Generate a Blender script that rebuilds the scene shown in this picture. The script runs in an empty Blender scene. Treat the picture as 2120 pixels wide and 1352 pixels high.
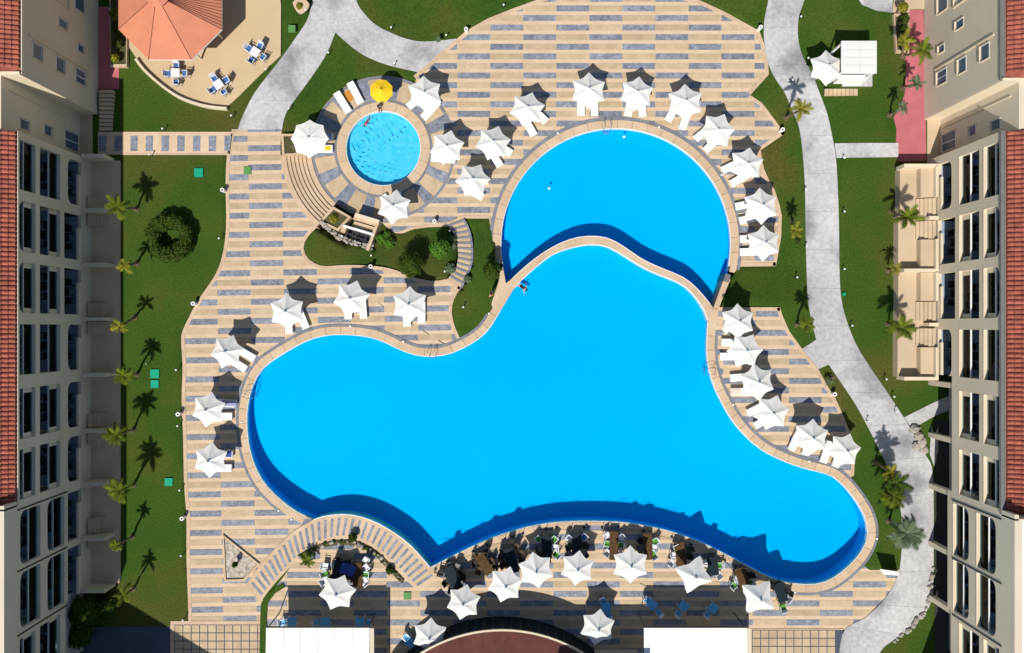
import bpy, math, random
import numpy as np
from mathutils import Vector, Matrix
random.seed(7)
R = math.radians
scn = bpy.context.scene
# ---------------------------------------------------------------- camera, sky, sun, exposure
H = 59.0            # drone height above the deck, metres
S = 24.0            # photograph pixels per metre at deck level
cd = bpy.data.cameras.new('camera'); cam = bpy.data.objects.new('camera', cd)
scn.collection.objects.link(cam); scn.camera = cam
cam.location = (0, 0, H); cam.rotation_euler = (0, 0, 0)
cd.sensor_width = 36; cd.lens = 36 * H / (2120 / S); cd.clip_start = 0.5; cd.clip_end = 2000
SUNV = Vector((-0.285, -0.78, 1.0)).normalized()      # towards the sun
elev = math.asin(SUNV.z)
w = bpy.data.worlds.new('World'); scn.world = w; w.use_nodes = True
nt = w.node_tree; bg = nt.nodes['Background']
sky = nt.nodes.new('ShaderNodeTexSky'); sky.sky_type = 'NISHITA'; sky.sun_disc = False
sky.sun_elevation = elev; sky.sun_rotation = math.atan2(SUNV.x, SUNV.y)
sky.dust_density = 0.6; sky.air_density = 1.0
nt.links.new(sky.outputs[0], bg.inputs[0]); bg.inputs[1].default_value = 0.08
sd = bpy.data.lights.new('sun', 'SUN'); sd.energy = 4.45; sd.angle = R(0.5); sd.color = (1, 0.955, 0.89)
so = bpy.data.objects.new('sun', sd); scn.collection.objects.link(so)
so.rotation_euler = SUNV.to_track_quat('Z', 'Y').to_euler()
scn.view_settings.view_transform = 'Standard'; scn.view_settings.look = 'None'
scn.view_settings.exposure = 0.22; scn.view_settings.gamma = 1.0; scn.view_settings.use_curve_mapping = False
scn.cycles.max_bounces = 8; scn.cycles.transparent_max_bounces = 12
scn.render.resolution_x = 1024; scn.render.resolution_y = 653

# ---------------------------------------------------------------- helpers
C = scn.collection.objects
def P(px, py, z=0.0):          # point at height z seen at photograph pixel (px,py)
    k = (H - z) / H
    return Vector(((px - 1060) / S * k, (676 - py) / S * k, z))
def G(px, py, z=0.0):          # plan position in photograph pixels, at height z
    return Vector(((px - 1060) / S, (676 - py) / S, z))
def sm(a, b, x):
    t = min(1.0, max(0.0, (x - a) / (b - a))); return t * t * (3 - 2 * t)
LOW = -0.8
def T(px, py):                 # natural ground height (the north terrace lies lower)
    sx = sm(560, 690, px) * (1 - sm(1640, 1760, px))
    if py > 330: sx *= 1 - (1 - sm(640, 800, px)) * sm(330, 450, py)
    se = 1 - sm(545, 640, py); sw = 1 - sm(455, 588, py)
    b = sm(1050, 1200, px)
    return LOW * sx * (se * b + sw * (1 - b))
def catmull(pts, sub=5, closed=False):
    n = len(pts); out = []
    rng = range(n if closed else n - 1)
    for i in rng:
        p0 = pts[(i - 1) % n] if (closed or i > 0) else pts[i]
        p1 = pts[i]; p2 = pts[(i + 1) % n]
        p3 = pts[(i + 2) % n] if (closed or i + 2 < n) else pts[(i + 1) % n]
        for k in range(sub):
            t = k / sub
            out.append(tuple(0.5 * (2 * p1[j] + (p2[j] - p0[j]) * t + (2 * p0[j] - 5 * p1[j] + 4 * p2[j] - p3[j]) * t * t
                     + (3 * p1[j] - p0[j] - 3 * p2[j] + p3[j]) * t ** 3) for j in (0, 1)))
    if not closed: out.append(tuple(pts[-1]))
    return out
def resample(pts, step=None, n=None):
    d = [0]
    for a, b in zip(pts, pts[1:]): d.append(d[-1] + math.dist(a, b))
    if n is None: n = max(1, round(d[-1] / step))
    out = []; j = 0
    for i in range(n + 1):
        t = d[-1] * i / n
        while j < len(d) - 2 and d[j + 1] < t: j += 1
        f = (t - d[j]) / max(1e-9, d[j + 1] - d[j])
        out.append((pts[j][0] + (pts[j + 1][0] - pts[j][0]) * f, pts[j][1] + (pts[j + 1][1] - pts[j][1]) * f))
    return out
def offset(pts, d, closed=False):      # positive = to the right when walking along in image space (y down)
    n = len(pts); out = []
    for i in range(n):
        a = pts[(i - 1) % n] if (closed or i > 0) else pts[i]
        b = pts[(i + 1) % n] if (closed or i < n - 1) else pts[i]
        dx, dy = b[0] - a[0], b[1] - a[1]; L = math.hypot(dx, dy) or 1
        out.append((pts[i][0] - dy / L * d, pts[i][1] + dx / L * d))
    return out
def area(p):
    return 0.5 * sum(p[i][0] * p[(i + 1) % len(p)][1] - p[(i + 1) % len(p)][0] * p[i][1] for i in range(len(p)))
def clip_rect(poly, x0, x1, y0, y1):
    for ax, lim, sg in ((0, x0, 1), (0, x1, -1), (1, y0, 1), (1, y1, -1)):
        out = []
        for i in range(len(poly)):
            a, b = poly[i - 1], poly[i]
            ia, ib = (a[ax] - lim) * sg >= 0, (b[ax] - lim) * sg >= 0
            if ia != ib:
                t = (lim - a[ax]) / (b[ax] - a[ax])
                q = [a[0] + (b[0] - a[0]) * t, a[1] + (b[1] - a[1]) * t]; q[ax] = lim; out.append(tuple(q))
            if ib: out.append(b)
        poly = out
        if len(poly) < 3: return []
    return poly
class MB:
    def __init__(s): s.v = []; s.f = []
    def add(s, vs, fs):
        o = len(s.v); s.v += [tuple(v) for v in vs]; s.f += [[i + o for i in f] for f in fs]; return s
    def box(s, x0, x1, y0, y1, z0, z1):
        x0, x1 = min(x0, x1), max(x0, x1); y0, y1 = min(y0, y1), max(y0, y1)
        return s.add([(x0,y0,z0),(x1,y0,z0),(x1,y1,z0),(x0,y1,z0),(x0,y0,z1),(x1,y0,z1),(x1,y1,z1),(x0,y1,z1)],
              [(3,2,1,0),(4,5,6,7),(0,1,5,4),(1,2,6,5),(2,3,7,6),(3,0,4,7)])
    def obox(s, c, ux, hx, hy, z0, z1):     # box around c, long axis direction ux
        ux = Vector((ux[0], ux[1])).normalized(); uy = Vector((-ux.y, ux.x)); q = []
        for z in (z0, z1):
            for a, b in ((-1,-1),(1,-1),(1,1),(-1,1)):
                q.append((c[0] + ux.x*hx*a + uy.x*hy*b, c[1] + ux.y*hx*a + uy.y*hy*b, z))
        return s.add(q, [(3,2,1,0),(4,5,6,7),(0,1,5,4),(1,2,6,5),(2,3,7,6),(3,0,4,7)])
    def prism(s, bot, top):                 # two lists of 3D points in the same order
        n = len(bot)
        a = sum(bot[i][0]*bot[(i+1)%n][1]-bot[(i+1)%n][0]*bot[i][1] for i in range(n))
        if a < 0: bot = bot[::-1]; top = top[::-1]
        return s.add(list(bot)+list(top), [list(range(n))[::-1], list(range(n,2*n))] + [(i,(i+1)%n,n+(i+1)%n,n+i) for i in range(n)])
    def pprism(s, poly, z0, z1):            # pixel polygon; outline taken at the top height
        t = [P(x, y, z1) for x, y in poly]
        return s.prism([(p.x, p.y, z0) for p in t], t)
    def tube(s, pts, r, n=6, cap=True):
        pts = [Vector(p) for p in pts]; rs = r if isinstance(r, (list, tuple)) else [r]*len(pts); rings = []
        o = len(s.v)
        for i, p in enumerate(pts):
            d = (pts[min(i+1,len(pts)-1)] - pts[max(i-1,0)]).normalized()
            u = d.cross(Vector((0,0,1))) if abs(d.z) < 0.95 else d.cross(Vector((1,0,0)))
            u.normalize(); v = d.cross(u)
            for k in range(n):
                a = 2*math.pi*k/n; s.v.append(tuple(p + (u*math.cos(a)+v*math.sin(a))*rs[i]))
        for i in range(len(pts)-1):
            for k in range(n):
                a = o+i*n+k; b = o+i*n+(k+1)%n; s.f.append([a, b, b+n, a+n])
        if cap:
            s.f.append([o+k for k in range(n)][::-1]); s.f.append([o+(len(pts)-1)*n+k for k in range(n)])
        return s
    def lathe(s, prof, n=16, c=(0,0,0)):
        o = len(s.v)
        for r, z in prof:
            for k in range(n):
                a = 2*math.pi*k/n; s.v.append((c[0]+r*math.cos(a), c[1]+r*math.sin(a), c[2]+z))
        for i in range(len(prof)-1):
            for k in range(n):
                a = o+i*n+k; b = o+i*n+(k+1)%n; s.f.append([a,b,b+n,a+n])
        s.f.append([o+k for k in range(n)][::-1]); s.f.append([o+(len(prof)-1)*n+k for k in range(n)])
        return s
    def mesh(s, name, mat, smooth=False, origin=None):
        me = bpy.data.meshes.new(name)
        v = s.v if origin is None else [(a-origin[0], b-origin[1], c-origin[2]) for a,b,c in s.v]
        me.from_pydata(v, [], s.f); me.materials.append(mat)
        if smooth: me.polygons.foreach_set('use_smooth', [True]*len(me.polygons))
        me.update(); return me
    def build(s, name, mat, parent=None, smooth=False):   # world-space vertices
        o0 = parent_loc(parent) if parent else None
        return link(name, s.mesh(name, mat, smooth, o0), parent)
def parent_loc(p):
    v = Vector(p.location)
    while p.parent: p = p.parent; v += Vector(p.location)
    return v
def link(name, me, parent=None, loc=None, rz=0):
    o = bpy.data.objects.new(name, me); C.link(o)
    if parent: o.parent = parent
    if loc is not None: o.location = loc
    if rz: o.rotation_euler = (0,0,rz)
    return o
seen_labels = {}
def tag(o, label, cat, group=None, kind=None):
    if label:
        n = len(label.split())
        if not 4 <= n <= 16: print('LABEL LENGTH', n, label, flush=True)
        if label in seen_labels and not group: print('DUP LABEL', label)
        seen_labels[label] = 1
        o['label'] = label
    if cat: o['category'] = cat
    if group: o['group'] = group
    if kind: o['kind'] = kind
    return o
def empty(name, loc, rz=0):
    o = bpy.data.objects.new(name, None); C.link(o); o.location = loc; o.rotation_euler = (0,0,rz)
    o.empty_display_size = 0.3; return o
def thing(name, loc, label, cat, group=None, rz=0):
    return tag(empty(name, loc, rz), label, cat, group)
def copy_tree(o, parent=None):
    c = o.copy(); C.link(c); c.parent = parent
    for ch in list(o.children): copy_tree(ch, c)
    return c

# ---------------------------------------------------------------- materials
def mat(name, col, rough=0.8, var=0.12, scale=1.5, col2=None, bump=0.0, bscale=30, objrand=0.0, spec=0.3,
        metallic=0.0, patch=None, fine=0.0, fscale=25):
    m = bpy.data.materials.new(name); m.use_nodes = True; n = m.node_tree.nodes; l = m.node_tree.links
    b = n['Principled BSDF']; b.inputs['Roughness'].default_value = rough; b.inputs['Metallic'].default_value = metallic
    b.inputs['Specular IOR Level'].default_value = spec
    geo = n.new('ShaderNodeNewGeometry')
    def noise(sc, det=4):
        t = n.new('ShaderNodeTexNoise'); t.inputs['Scale'].default_value = sc; t.inputs['Detail'].default_value = det
        l.new(geo.outputs['Position'], t.inputs['Vector']); return t
    c1 = (*col, 1); c2 = (*(col2 if col2 else tuple(c*(1-var) for c in col)), 1)
    mx = n.new('ShaderNodeMix'); mx.data_type = 'RGBA'; mx.inputs[6].default_value = c1; mx.inputs[7].default_value = c2
    t = noise(scale); r = n.new('ShaderNodeMapRange'); r.inputs[1].default_value = 0.36; r.inputs[2].default_value = 0.64
    l.new(t.outputs[0], r.inputs[0]); l.new(r.outputs[0], mx.inputs[0]); cur = mx.outputs[2]
    if patch:      # (colour, scale, low, high, amount)
        m2 = n.new('ShaderNodeMix'); m2.data_type = 'RGBA'; m2.inputs[7].default_value = (*patch[0], 1)
        t2 = noise(patch[1], 5); r2 = n.new('ShaderNodeMapRange'); r2.inputs[1].default_value = patch[2]; r2.inputs[2].default_value = patch[3]
        r2.inputs[4].default_value = patch[4]
        l.new(t2.outputs[0], r2.inputs[0]); l.new(r2.outputs[0], m2.inputs[0]); l.new(cur, m2.inputs[6]); cur = m2.outputs[2]
    def vary(sock, amt, lo=0.0, hi=1.0):
        nonlocal cur
        r3 = n.new('ShaderNodeMapRange'); r3.inputs[1].default_value = lo; r3.inputs[2].default_value = hi
        r3.inputs[3].default_value = 1-amt; r3.inputs[4].default_value = 1+amt
        l.new(sock, r3.inputs[0])
        m3 = n.new('ShaderNodeVectorMath'); m3.operation = 'SCALE'
        l.new(cur, m3.inputs[0]); l.new(r3.outputs[0], m3.inputs['Scale']); cur = m3.outputs[0]
    if fine: vary(noise(fscale, 3).outputs[0], fine, 0.3, 0.7)
    if objrand:
        oi = n.new('ShaderNodeObjectInfo'); vary(oi.outputs['Random'], objrand)
    l.new(cur, b.inputs['Base Color'])
    if bump:
        bp = n.new('ShaderNodeBump'); bp.inputs['Strength'].default_value = bump; bp.inputs['Distance'].default_value = 0.03
        l.new(noise(bscale, 3).outputs[0], bp.inputs['Height']); l.new(bp.outputs[0], b.inputs['Normal'])
    return m
M = {}
M['grass'] = mat('grass', (0.033,0.074,0.009), 0.95, 0, 0.2, (0.050,0.085,0.010), 0.8, 22, patch=((0.085,0.072,0.018), 0.10, 0.50, 0.68, 0.75), fine=0.28, fscale=7, spec=0.1)
M['band'] = mat('cream_stone', (0.60,0.455,0.305), 0.75, 0, 0.7, (0.56,0.415,0.27), 0.15, 12, fine=0.06, fscale=5, patch=((0.44,0.33,0.22), 0.35, 0.52, 0.75, 0.45))
M['tan'] = mat('tan_stone', (0.50,0.385,0.245), 0.75, 0, 1.1, (0.43,0.325,0.20), 0.2, 14, patch=((0.36,0.27,0.17), 0.4, 0.52, 0.75, 0.4), objrand=0.10, fine=0.07, fscale=5)
M['blue'] = mat('blue_grey_stone', (0.16,0.178,0.218), 0.65, 0, 1.6, (0.235,0.252,0.29), 0.3, 14, objrand=0.12, fine=0.28, fscale=4.5)
M['coping'] = mat('coping_stone', (0.56,0.42,0.28), 0.7, 0, 0.6, (0.50,0.36,0.225), 0.15, 12, objrand=0.045, fine=0.06, fscale=4)
M['drain'] = mat('grey_channel_stone', (0.205,0.215,0.24), 0.7, 0.2, 1.5, None, 0.2, 14, objrand=0.07, fine=0.12, fscale=6)
M['rim'] = mat('white_rim_tile', (0.72,0.70,0.66), 0.5, 0.05)
M['concrete'] = mat('concrete', (0.50,0.49,0.48), 0.85, 0, 0.14, (0.40,0.395,0.39), 0.25, 18, objrand=0.06, patch=((0.15,0.15,0.17), 0.28, 0.50, 0.70, 0.7), fine=0.14, fscale=3)
M['yard'] = mat('yard_shade_and_grout', (0.07,0.085,0.12), 0.9, 0.2, 0.6)  # deep shade put into the yard's colour; also serves as dark grout
M['patio'] = mat('patio_plaster', (0.56,0.42,0.25), 0.85, 0.1, 0.3, None, 0.1, 20, fine=0.05)
M['terr'] = mat('terrace_tile', (0.53,0.41,0.27), 0.8, 0.1, 0.5, None, 0.1, 20, objrand=0.05, fine=0.06)
M['pink'] = mat('pink_paving', (0.46,0.135,0.15), 0.8, 0.15, 0.8, None, 0.2, 20, fine=0.12)
M['wall'] = mat('cream_render', (0.62,0.545,0.41), 0.9, 0.07, 0.3, None, 0.06, 25, fine=0.03)
M['wall2'] = mat('pale_render', (0.66,0.56,0.40), 0.9, 0.07, 0.3, None, 0.06, 25, fine=0.03)
M['white'] = mat('white_paint', (0.80,0.79,0.76), 0.6, 0.04, 2)
M['fabric'] = mat('parasol_canvas', (0.72,0.705,0.655), 0.9, 0.05, 2, None, 0.1, 20, objrand=0.04)
M['mattress'] = mat('white_mattress', (0.82,0.80,0.765), 0.9, 0.03, 2, objrand=0.03)
M['awning'] = mat('white_awning', (0.84,0.83,0.80), 0.8, 0.02, 1)
M['yellow'] = mat('yellow_canvas', (0.80,0.52,0.01), 0.8, 0.1, 3)
M['orange'] = mat('orange_towel', (0.55,0.22,0.04), 0.9, 0.1, 3)
M['pinktowel'] = mat('pink_towel', (0.80,0.55,0.48), 0.9, 0.05, 3)
M['lilac'] = mat('lilac_towel', (0.33,0.33,0.48), 0.9, 0.05, 3)
M['bluetowel'] = mat('blue_towel', (0.05,0.08,0.33), 0.9, 0.05, 3)
M['roof'] = mat('terracotta_tile', (0.33,0.10,0.065), 0.9, 0, 2.2, (0.25,0.07,0.045), 0.2, 20, objrand=0.14, fine=0.12, fscale=5)
M['roofflat'] = mat('orange_shingle', (0.55,0.205,0.115), 0.85, 0.1, 0.8, None, 0.15, 20, objrand=0.04, fine=0.05)
M['brownroof'] = mat('brown_red_roofing', (0.15,0.05,0.036), 0.9, 0.2, 0.6, None, 0.3, 12, objrand=0.05, fine=0.12, fscale=2)
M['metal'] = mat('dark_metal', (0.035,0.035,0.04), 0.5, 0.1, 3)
M['alu'] = mat('grey_aluminium', (0.55,0.62,0.68), 0.4, 0.05, 3, metallic=0.3)
M['chrome'] = mat('steel', (0.55,0.55,0.56), 0.25, 0.02, 3, metallic=0.9)
M['gutter'] = mat('grey_gutter', (0.16,0.16,0.15), 0.6, 0.1, 2)
M['darkint'] = mat('balcony_floor', (0.30,0.38,0.48), 0.7, 0.2, 1.0, fine=0.1)
M['intwall'] = mat('balcony_wall', (0.52,0.49,0.43), 0.9, 0.05, 1)
M['rattan'] = mat('dark_rattan', (0.02,0.018,0.016), 0.7, 0.2, 5)
M['brown'] = mat('brown_rattan', (0.09,0.055,0.03), 0.7, 0.2, 5)
M['cushion'] = mat('grey_cushion', (0.22,0.22,0.22), 0.9, 0.1, 3)
M['tealt'] = mat('dark_teal_tabletop', (0.010,0.02,0.026), 0.7, 0.2, 4, spec=0.15)
M['woodt'] = mat('dark_wood_tabletop', (0.055,0.028,0.012), 0.75, 0, 5, (0.10,0.055,0.02), spec=0.15)
M['goldt'] = mat('honey_wood', (0.32,0.17,0.05), 0.5, 0.2, 5)
M['green'] = mat('green_cushion', (0.09,0.27,0.035), 0.8, 0.1, 4)
M['dgreen'] = mat('olive_cushion', (0.03,0.06,0.02), 0.8, 0.1, 4)
M['wchair'] = mat('white_plastic', (0.70,0.69,0.70), 0.5, 0.05, 4)
M['blueplastic'] = mat('blue_plastic', (0.12,0.42,0.72), 0.6, 0.1, 4)
M['navy'] = mat('navy_cushion', (0.05,0.15,0.38), 0.8, 0.2, 6)
M['emerald'] = mat('green_cover', (0.0,0.33,0.18), 0.7, 0.1, 2)
M['mossc'] = mat('moss_cover', (0.10,0.26,0.07), 0.7, 0.1, 2)
M['soil'] = mat('soil', (0.11,0.085,0.04), 0.95, 0, 2.5, (0.05,0.06,0.018), 0.5, 20, fine=0.4, fscale=8)
M['rock'] = mat('pale_rock', (0.38,0.35,0.29), 0.9, 0.3, 3, None, 0.5, 10, objrand=0.2, fine=0.2, fscale=8)
M['bark'] = mat('palm_bark', (0.24,0.16,0.095), 0.9, 0.3, 6, None, 0.5, 12)
M['leaf'] = mat('palm_leaf', (0.105,0.135,0.010), 0.85, 0, 2.5, (0.06,0.085,0.008), objrand=0.3, spec=0.08)
M['leafy'] = mat('yellow_leaf', (0.22,0.20,0.02), 0.85, 0, 3, (0.12,0.13,0.015), objrand=0.3, spec=0.08)
M['agave'] = mat('agave_leaf', (0.11,0.15,0.08), 0.85, 0.3, 3, objrand=0.25, spec=0.1)
M['bush'] = mat('dark_bush_leaf', (0.030,0.055,0.009), 0.95, 0, 5, (0.058,0.085,0.013), fine=0.4, fscale=9, spec=0.02)
M['lime'] = mat('bright_bush_leaf', (0.085,0.19,0.02), 0.7, 0, 4, (0.055,0.13,0.015), fine=0.35, fscale=9, spec=0.05)
M['skin'] = mat('skin', (0.52,0.30,0.20), 0.6, 0.05, 5)
M['hair'] = mat('hair', (0.02,0.015,0.012), 0.8, 0.1, 9)
M['swim'] = mat('black_swimwear', (0.015,0.015,0.02), 0.7, 0.1, 9)
M['swimpink'] = mat('pink_swimwear', (0.55,0.04,0.10), 0.7, 0.1, 9)
M['swimorange'] = mat('orange_shirt', (0.62,0.18,0.04), 0.7, 0.1, 9)
M['gravel'] = mat('roof_gravel', (0.52,0.46,0.38), 0.95, 0, 3, (0.30,0.26,0.21), 0.8, 8, fine=0.3, fscale=5)
M['basin'] = mat('pool_liner', (0.0,0.39,0.83), 0.9, 0.0, 0.05, (0.0,0.365,0.68), spec=0.0)
M['kbasin'] = mat('kids_pool_liner', (0.10,0.56,0.80), 0.7, 0.05, 1.6, (0.05,0.50,0.76), spec=0.05)
def glassy(name, tint, refl, bumps=0.0, bscale=1.0, rough=0.03, dist=0.05):
    m = bpy.data.materials.new(name); m.use_nodes = True; n = m.node_tree.nodes; l = m.node_tree.links
    n.remove(n['Principled BSDF']); out = n['Material Output']
    tr = n.new('ShaderNodeBsdfTransparent'); tr.inputs[0].default_value = (*tint, 1)
    gl = n.new('ShaderNodeBsdfGlossy'); gl.inputs['Roughness'].default_value = rough
    mx = n.new('ShaderNodeMixShader'); fr = n.new('ShaderNodeFresnel'); fr.inputs[0].default_value = refl
    l.new(fr.outputs[0], mx.inputs[0]); l.new(tr.outputs[0], mx.inputs[1]); l.new(gl.outputs[0], mx.inputs[2]); l.new(mx.outputs[0], out.inputs[0])
    if bumps:
        g = n.new('ShaderNodeNewGeometry'); t = n.new('ShaderNodeTexNoise'); t.inputs['Scale'].default_value = bscale; t.inputs['Detail'].default_value = 3
        b = n.new('ShaderNodeBump'); b.inputs['Strength'].default_value = bumps; b.inputs['Distance'].default_value = dist
        l.new(g.outputs['Position'], t.inputs['Vector']); l.new(t.outputs[0], b.inputs['Height']); l.new(b.outputs[0], gl.inputs['Normal']); l.new(b.outputs[0], fr.inputs['Normal'])
    return m
M['water'] = glassy('pool_water', (0.88,0.98,1.0), 1.17, 0.35, 1.4)
M['kwater'] = glassy('rippled_water', (0.90,0.98,1.0), 1.375, 0.08, 5.0, 0.10, 0.03)
M['glass'] = glassy('balustrade_glass', (0.60,0.88,1.0), 1.25)
M['dglass'] = mat('dark_window_glass', (0.07,0.11,0.16), 0.3, 0.1, 1, spec=0.4)

# ---------------------------------------------------------------- outlines read from the photograph (pixels)
cusp = (648.7,1075.6); tip = (891,1175)
segA = [cusp,(613.6,1059),(580,1034),(550,1003.7),(530,970),(517,930),(511.5,885),(513,840),(524,797),(545,762),(580,736.3),(630,708),(668,696),(709.8,693),(763,698),(796,709),(829.6,725),(863,736),(896,738.3),(929.5,733),(962.8,719),(996,698),(1016,676.4),(1036,643),(1060,603)]
segB = [(1060,603),(1080,580),(1110,553),(1143,528),(1176.5,515),(1210,507.5),(1236.5,506.6),(1260,511.6),(1293,530),(1326.3,551),(1359.6,567),(1393,580),(1419.5,594),(1443,619),(1459.5,646),(1465.5,665)]
segC = [(1465.5,665),(1463.5,696),(1463,729.6),(1467,762),(1477,797),(1493,831),(1514,868),(1542,902),(1573,929),(1604,947),(1635,960),(1666.4,970.6),(1697.5,978),(1724,987),(1750.5,1010),(1774,1040.5),(1790.6,1070.5),(1796.7,1100.6),(1791,1127),(1774,1154),(1750.5,1177.6),(1726,1196),(1703.7,1206),(1677,1210),(1643.5,1208),(1616.7,1203),(1590,1194)]
segD = [(1590,1194),(1551.6,1174),(1511.5,1152.5),(1461,1127),(1428,1114),(1394.4,1102),(1354,1092),(1294,1082),(1244,1079),(1194,1079),(1143.6,1082),(1093.4,1090.6),(1060,1100),(1015,1115),(965,1137.5),(924.6,1157.5),tip]
segE = [tip,(864.4,1144),(844.4,1124),(817.6,1104),(784,1084),(747.4,1070),(710.6,1064.5),(674,1068),cusp]
cA, cB, cC, cD, cE = [catmull(s, 4) for s in (segA, segB, segC, segD, segE)]
main_pool = cA[:-1] + cB[:-1] + cC[:-1] + cD[:-1] + cE[:-1]
RC = (1275, 503.5); RR = 237.5
def arc(c, r, a0, a1, n):
    return [(c[0] + r*math.cos(R(a0+(a1-a0)*i/n)), c[1] + r*math.sin(R(a0+(a1-a0)*i/n))) for i in range(n+1)]
divN = [(1476,636.4),(1464.5,621.4),(1443,596.5),(1419.5,576.5),(1393,564),(1359.6,550.5),(1326,534),(1293,511),(1260,493),(1226.4,488.3),(1193,491.6),(1160,503),(1126.6,521.6),(1093,546.5),(1060,576.5),(1048,587)]
rarc = arc(RC, RR, 168, 374, 70)       # from lower left over the north to lower right (image angles)
round_pool = rarc + [(1502,572),(1489,604)] + catmull(divN, 3)
KC = (793.5, 307); KR = 77
def pip(poly, X, Y):
    ins = np.zeros(X.shape, bool); n = len(poly)
    for i in range(n):
        x0, y0 = poly[i-1]; x1, y1 = poly[i]
        if y0 == y1: continue
        c = ((y0 > Y) != (y1 > Y)) & (X < (x1-x0)*(Y-y0)/(y1-y0)+x0)
        ins ^= c
    return ins
west_edge = catmull([(480,267),(470,322),(467,380),(468,470),(460,530),(445,570),(425,600),(408,625),(392,655),(378,685),(375,705),(378,760),(376,830),(379,900),(381,1000),(386,1070),(386,1150),(389,1240),(390,1290)], 4)
kerbC = arc(KC, 213, 186, 128, 14)
garden_w = catmull([(655,471),(642,484),(631,500),(628.5,516),(635.5,533),(653,546),(673,551),(715,548.6),(760,549.7),(793,553),(822,560),(846,571),(885,580.4),(906.5,581),(927,577)], 3)
stair_bot = [(954.6,594)]
lawn_w = catmull([(954.6,596),(945,609),(937,628.5),(935.5,651.5),(943,680),(952.7,700)], 3)
L_deck = west_edge[::-1] + [(583,267)] + kerbC[1:] + garden_w + stair_bot + lawn_w + [(944,728)] + cA[::-1][18:] + [(648,1080),(600,1115),(560,1155),(520,1200),(545,1243),(545,1290)]
N_deck = [(800,470),(786,455)] + arc(KC, 125, 95, -62, 16) + [(866,148),(946,80),(966,63),(1010,38),(1060,18),(1110,0),(1150,-14),(1250,-26),(1350,-22),(1448,0),(1500,24),(1540,46),(1572,64),(1582,90),(1590,130),(1592,154),(1553,196.6),(1577.5,213),(1599.7,242),(1625,276.5),(1575,311),(1580,345),(1591,371),(1604,393),(1614,424),(1618.5,446),(1617.5,490),(1606.5,551),(1529,552)] + arc(RC, 245, 12, -192, 50) + [(1012,452),(960,452),(930,469),(902.7,470),(877.7,471),(854.6,474.6),(839,481),(824,486)]
e_edge = [(1480,636),(1615,636),(1620,654),(1635,687),(1660,721),(1695,765),(1714,801),(1728.5,821.5),(1747,863),(1764,906),(1770,948),(1768,985)]
E_deck = e_edge + [(1750,1005)] + cC[::-1][50:]
E_deck = e_edge + [p for p in cC[::-1] if p[1] < 1003 and p[0] < 1745]
S_deck = [(552,1360),(552,1240),(590,1190),(640,1120),(720,1080),(790,1092),(850,1135),tip] + cD[::-1][1:] + [p for p in cC[::-1] if p[1] > 1180][1:] + [(1790,1172),(1800,1180),(1870,1180),(1860,1200),(1830,1240),(1790,1280),(1745,1305),(1738,1304),(1557,1304),(1557,1400),(552,1400)]

# ---------------------------------------------------------------- ground sheet
def ground():
    xs = list(np.arange(-40, 2161, 7.0)); ys = list(np.arange(-40, 1401, 7.0))
    far = [4000, 1500, 500, 150]
    xs = [-40-f for f in far] + xs + [xs[-1]+f for f in far[::-1]]
    ys = [-40-f for f in far] + ys + [ys[-1]+f for f in far[::-1]]
    X, Y = np.meshgrid(np.array(xs, float), np.array(ys, float)); Z = np.vectorize(T)(X, Y)
    Z = Z + 0.0
    for poly, lv in ((L_deck, 0), (N_deck, LOW), (E_deck, 0), (S_deck, 0)):
        m = pip(poly, X, Y); Z[m] = lv - 0.2
    m = (X-KC[0])**2 + (Y-KC[1])**2 < 151**2; Z[m] = LOW - 0.25
    rr_ = np.hypot(X-KC[0], Y-KC[1]); an = np.degrees(np.arctan2(Y-KC[1], X-KC[0])) % 360
    Z[(rr_ > 140) & (rr_ < 214) & (an > 108) & (an < 177)] = LOW-0.6
    m = rr_ < 86; Z[m] = -2.2
    for pl in ([(924,462),(958,452),(976,480),(980,515),(978,545),(966,574),(955,598),(925,580),(944,552),(946,520),(942,490)], [(722,455),(735,440),(785,455),(775,514),(715,500)]):
        Z[pip(pl, X, Y)] = LOW-0.35
    big = offset(main_pool, 8); m = pip(main_pool, X, Y)
    for ox in (-9, 9, 0):
        for oy in (-9, 9, 0):
            m |= pip(main_pool, X+ox, Y+oy) | pip(round_pool, X+ox, Y+oy)
    Z[m] = -3.2
    V = np.stack([(X-1060)/S, (676-Y)/S, Z], -1)
    V[...,0] *= (H-Z)/H; V[...,1] *= (H-Z)/H
    ny, nx = X.shape; V = V.reshape(-1,3)
    f = [(j*nx+i, (j+1)*nx+i, (j+1)*nx+i+1, j*nx+i+1) for j in range(ny-1) for i in range(nx-1)]
    b = MB(); b.v = [tuple(v) for v in V]; b.f = f
    o = b.build('ground', M['grass'], None, True)
    o['kind'] = 'structure'
ground()

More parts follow.
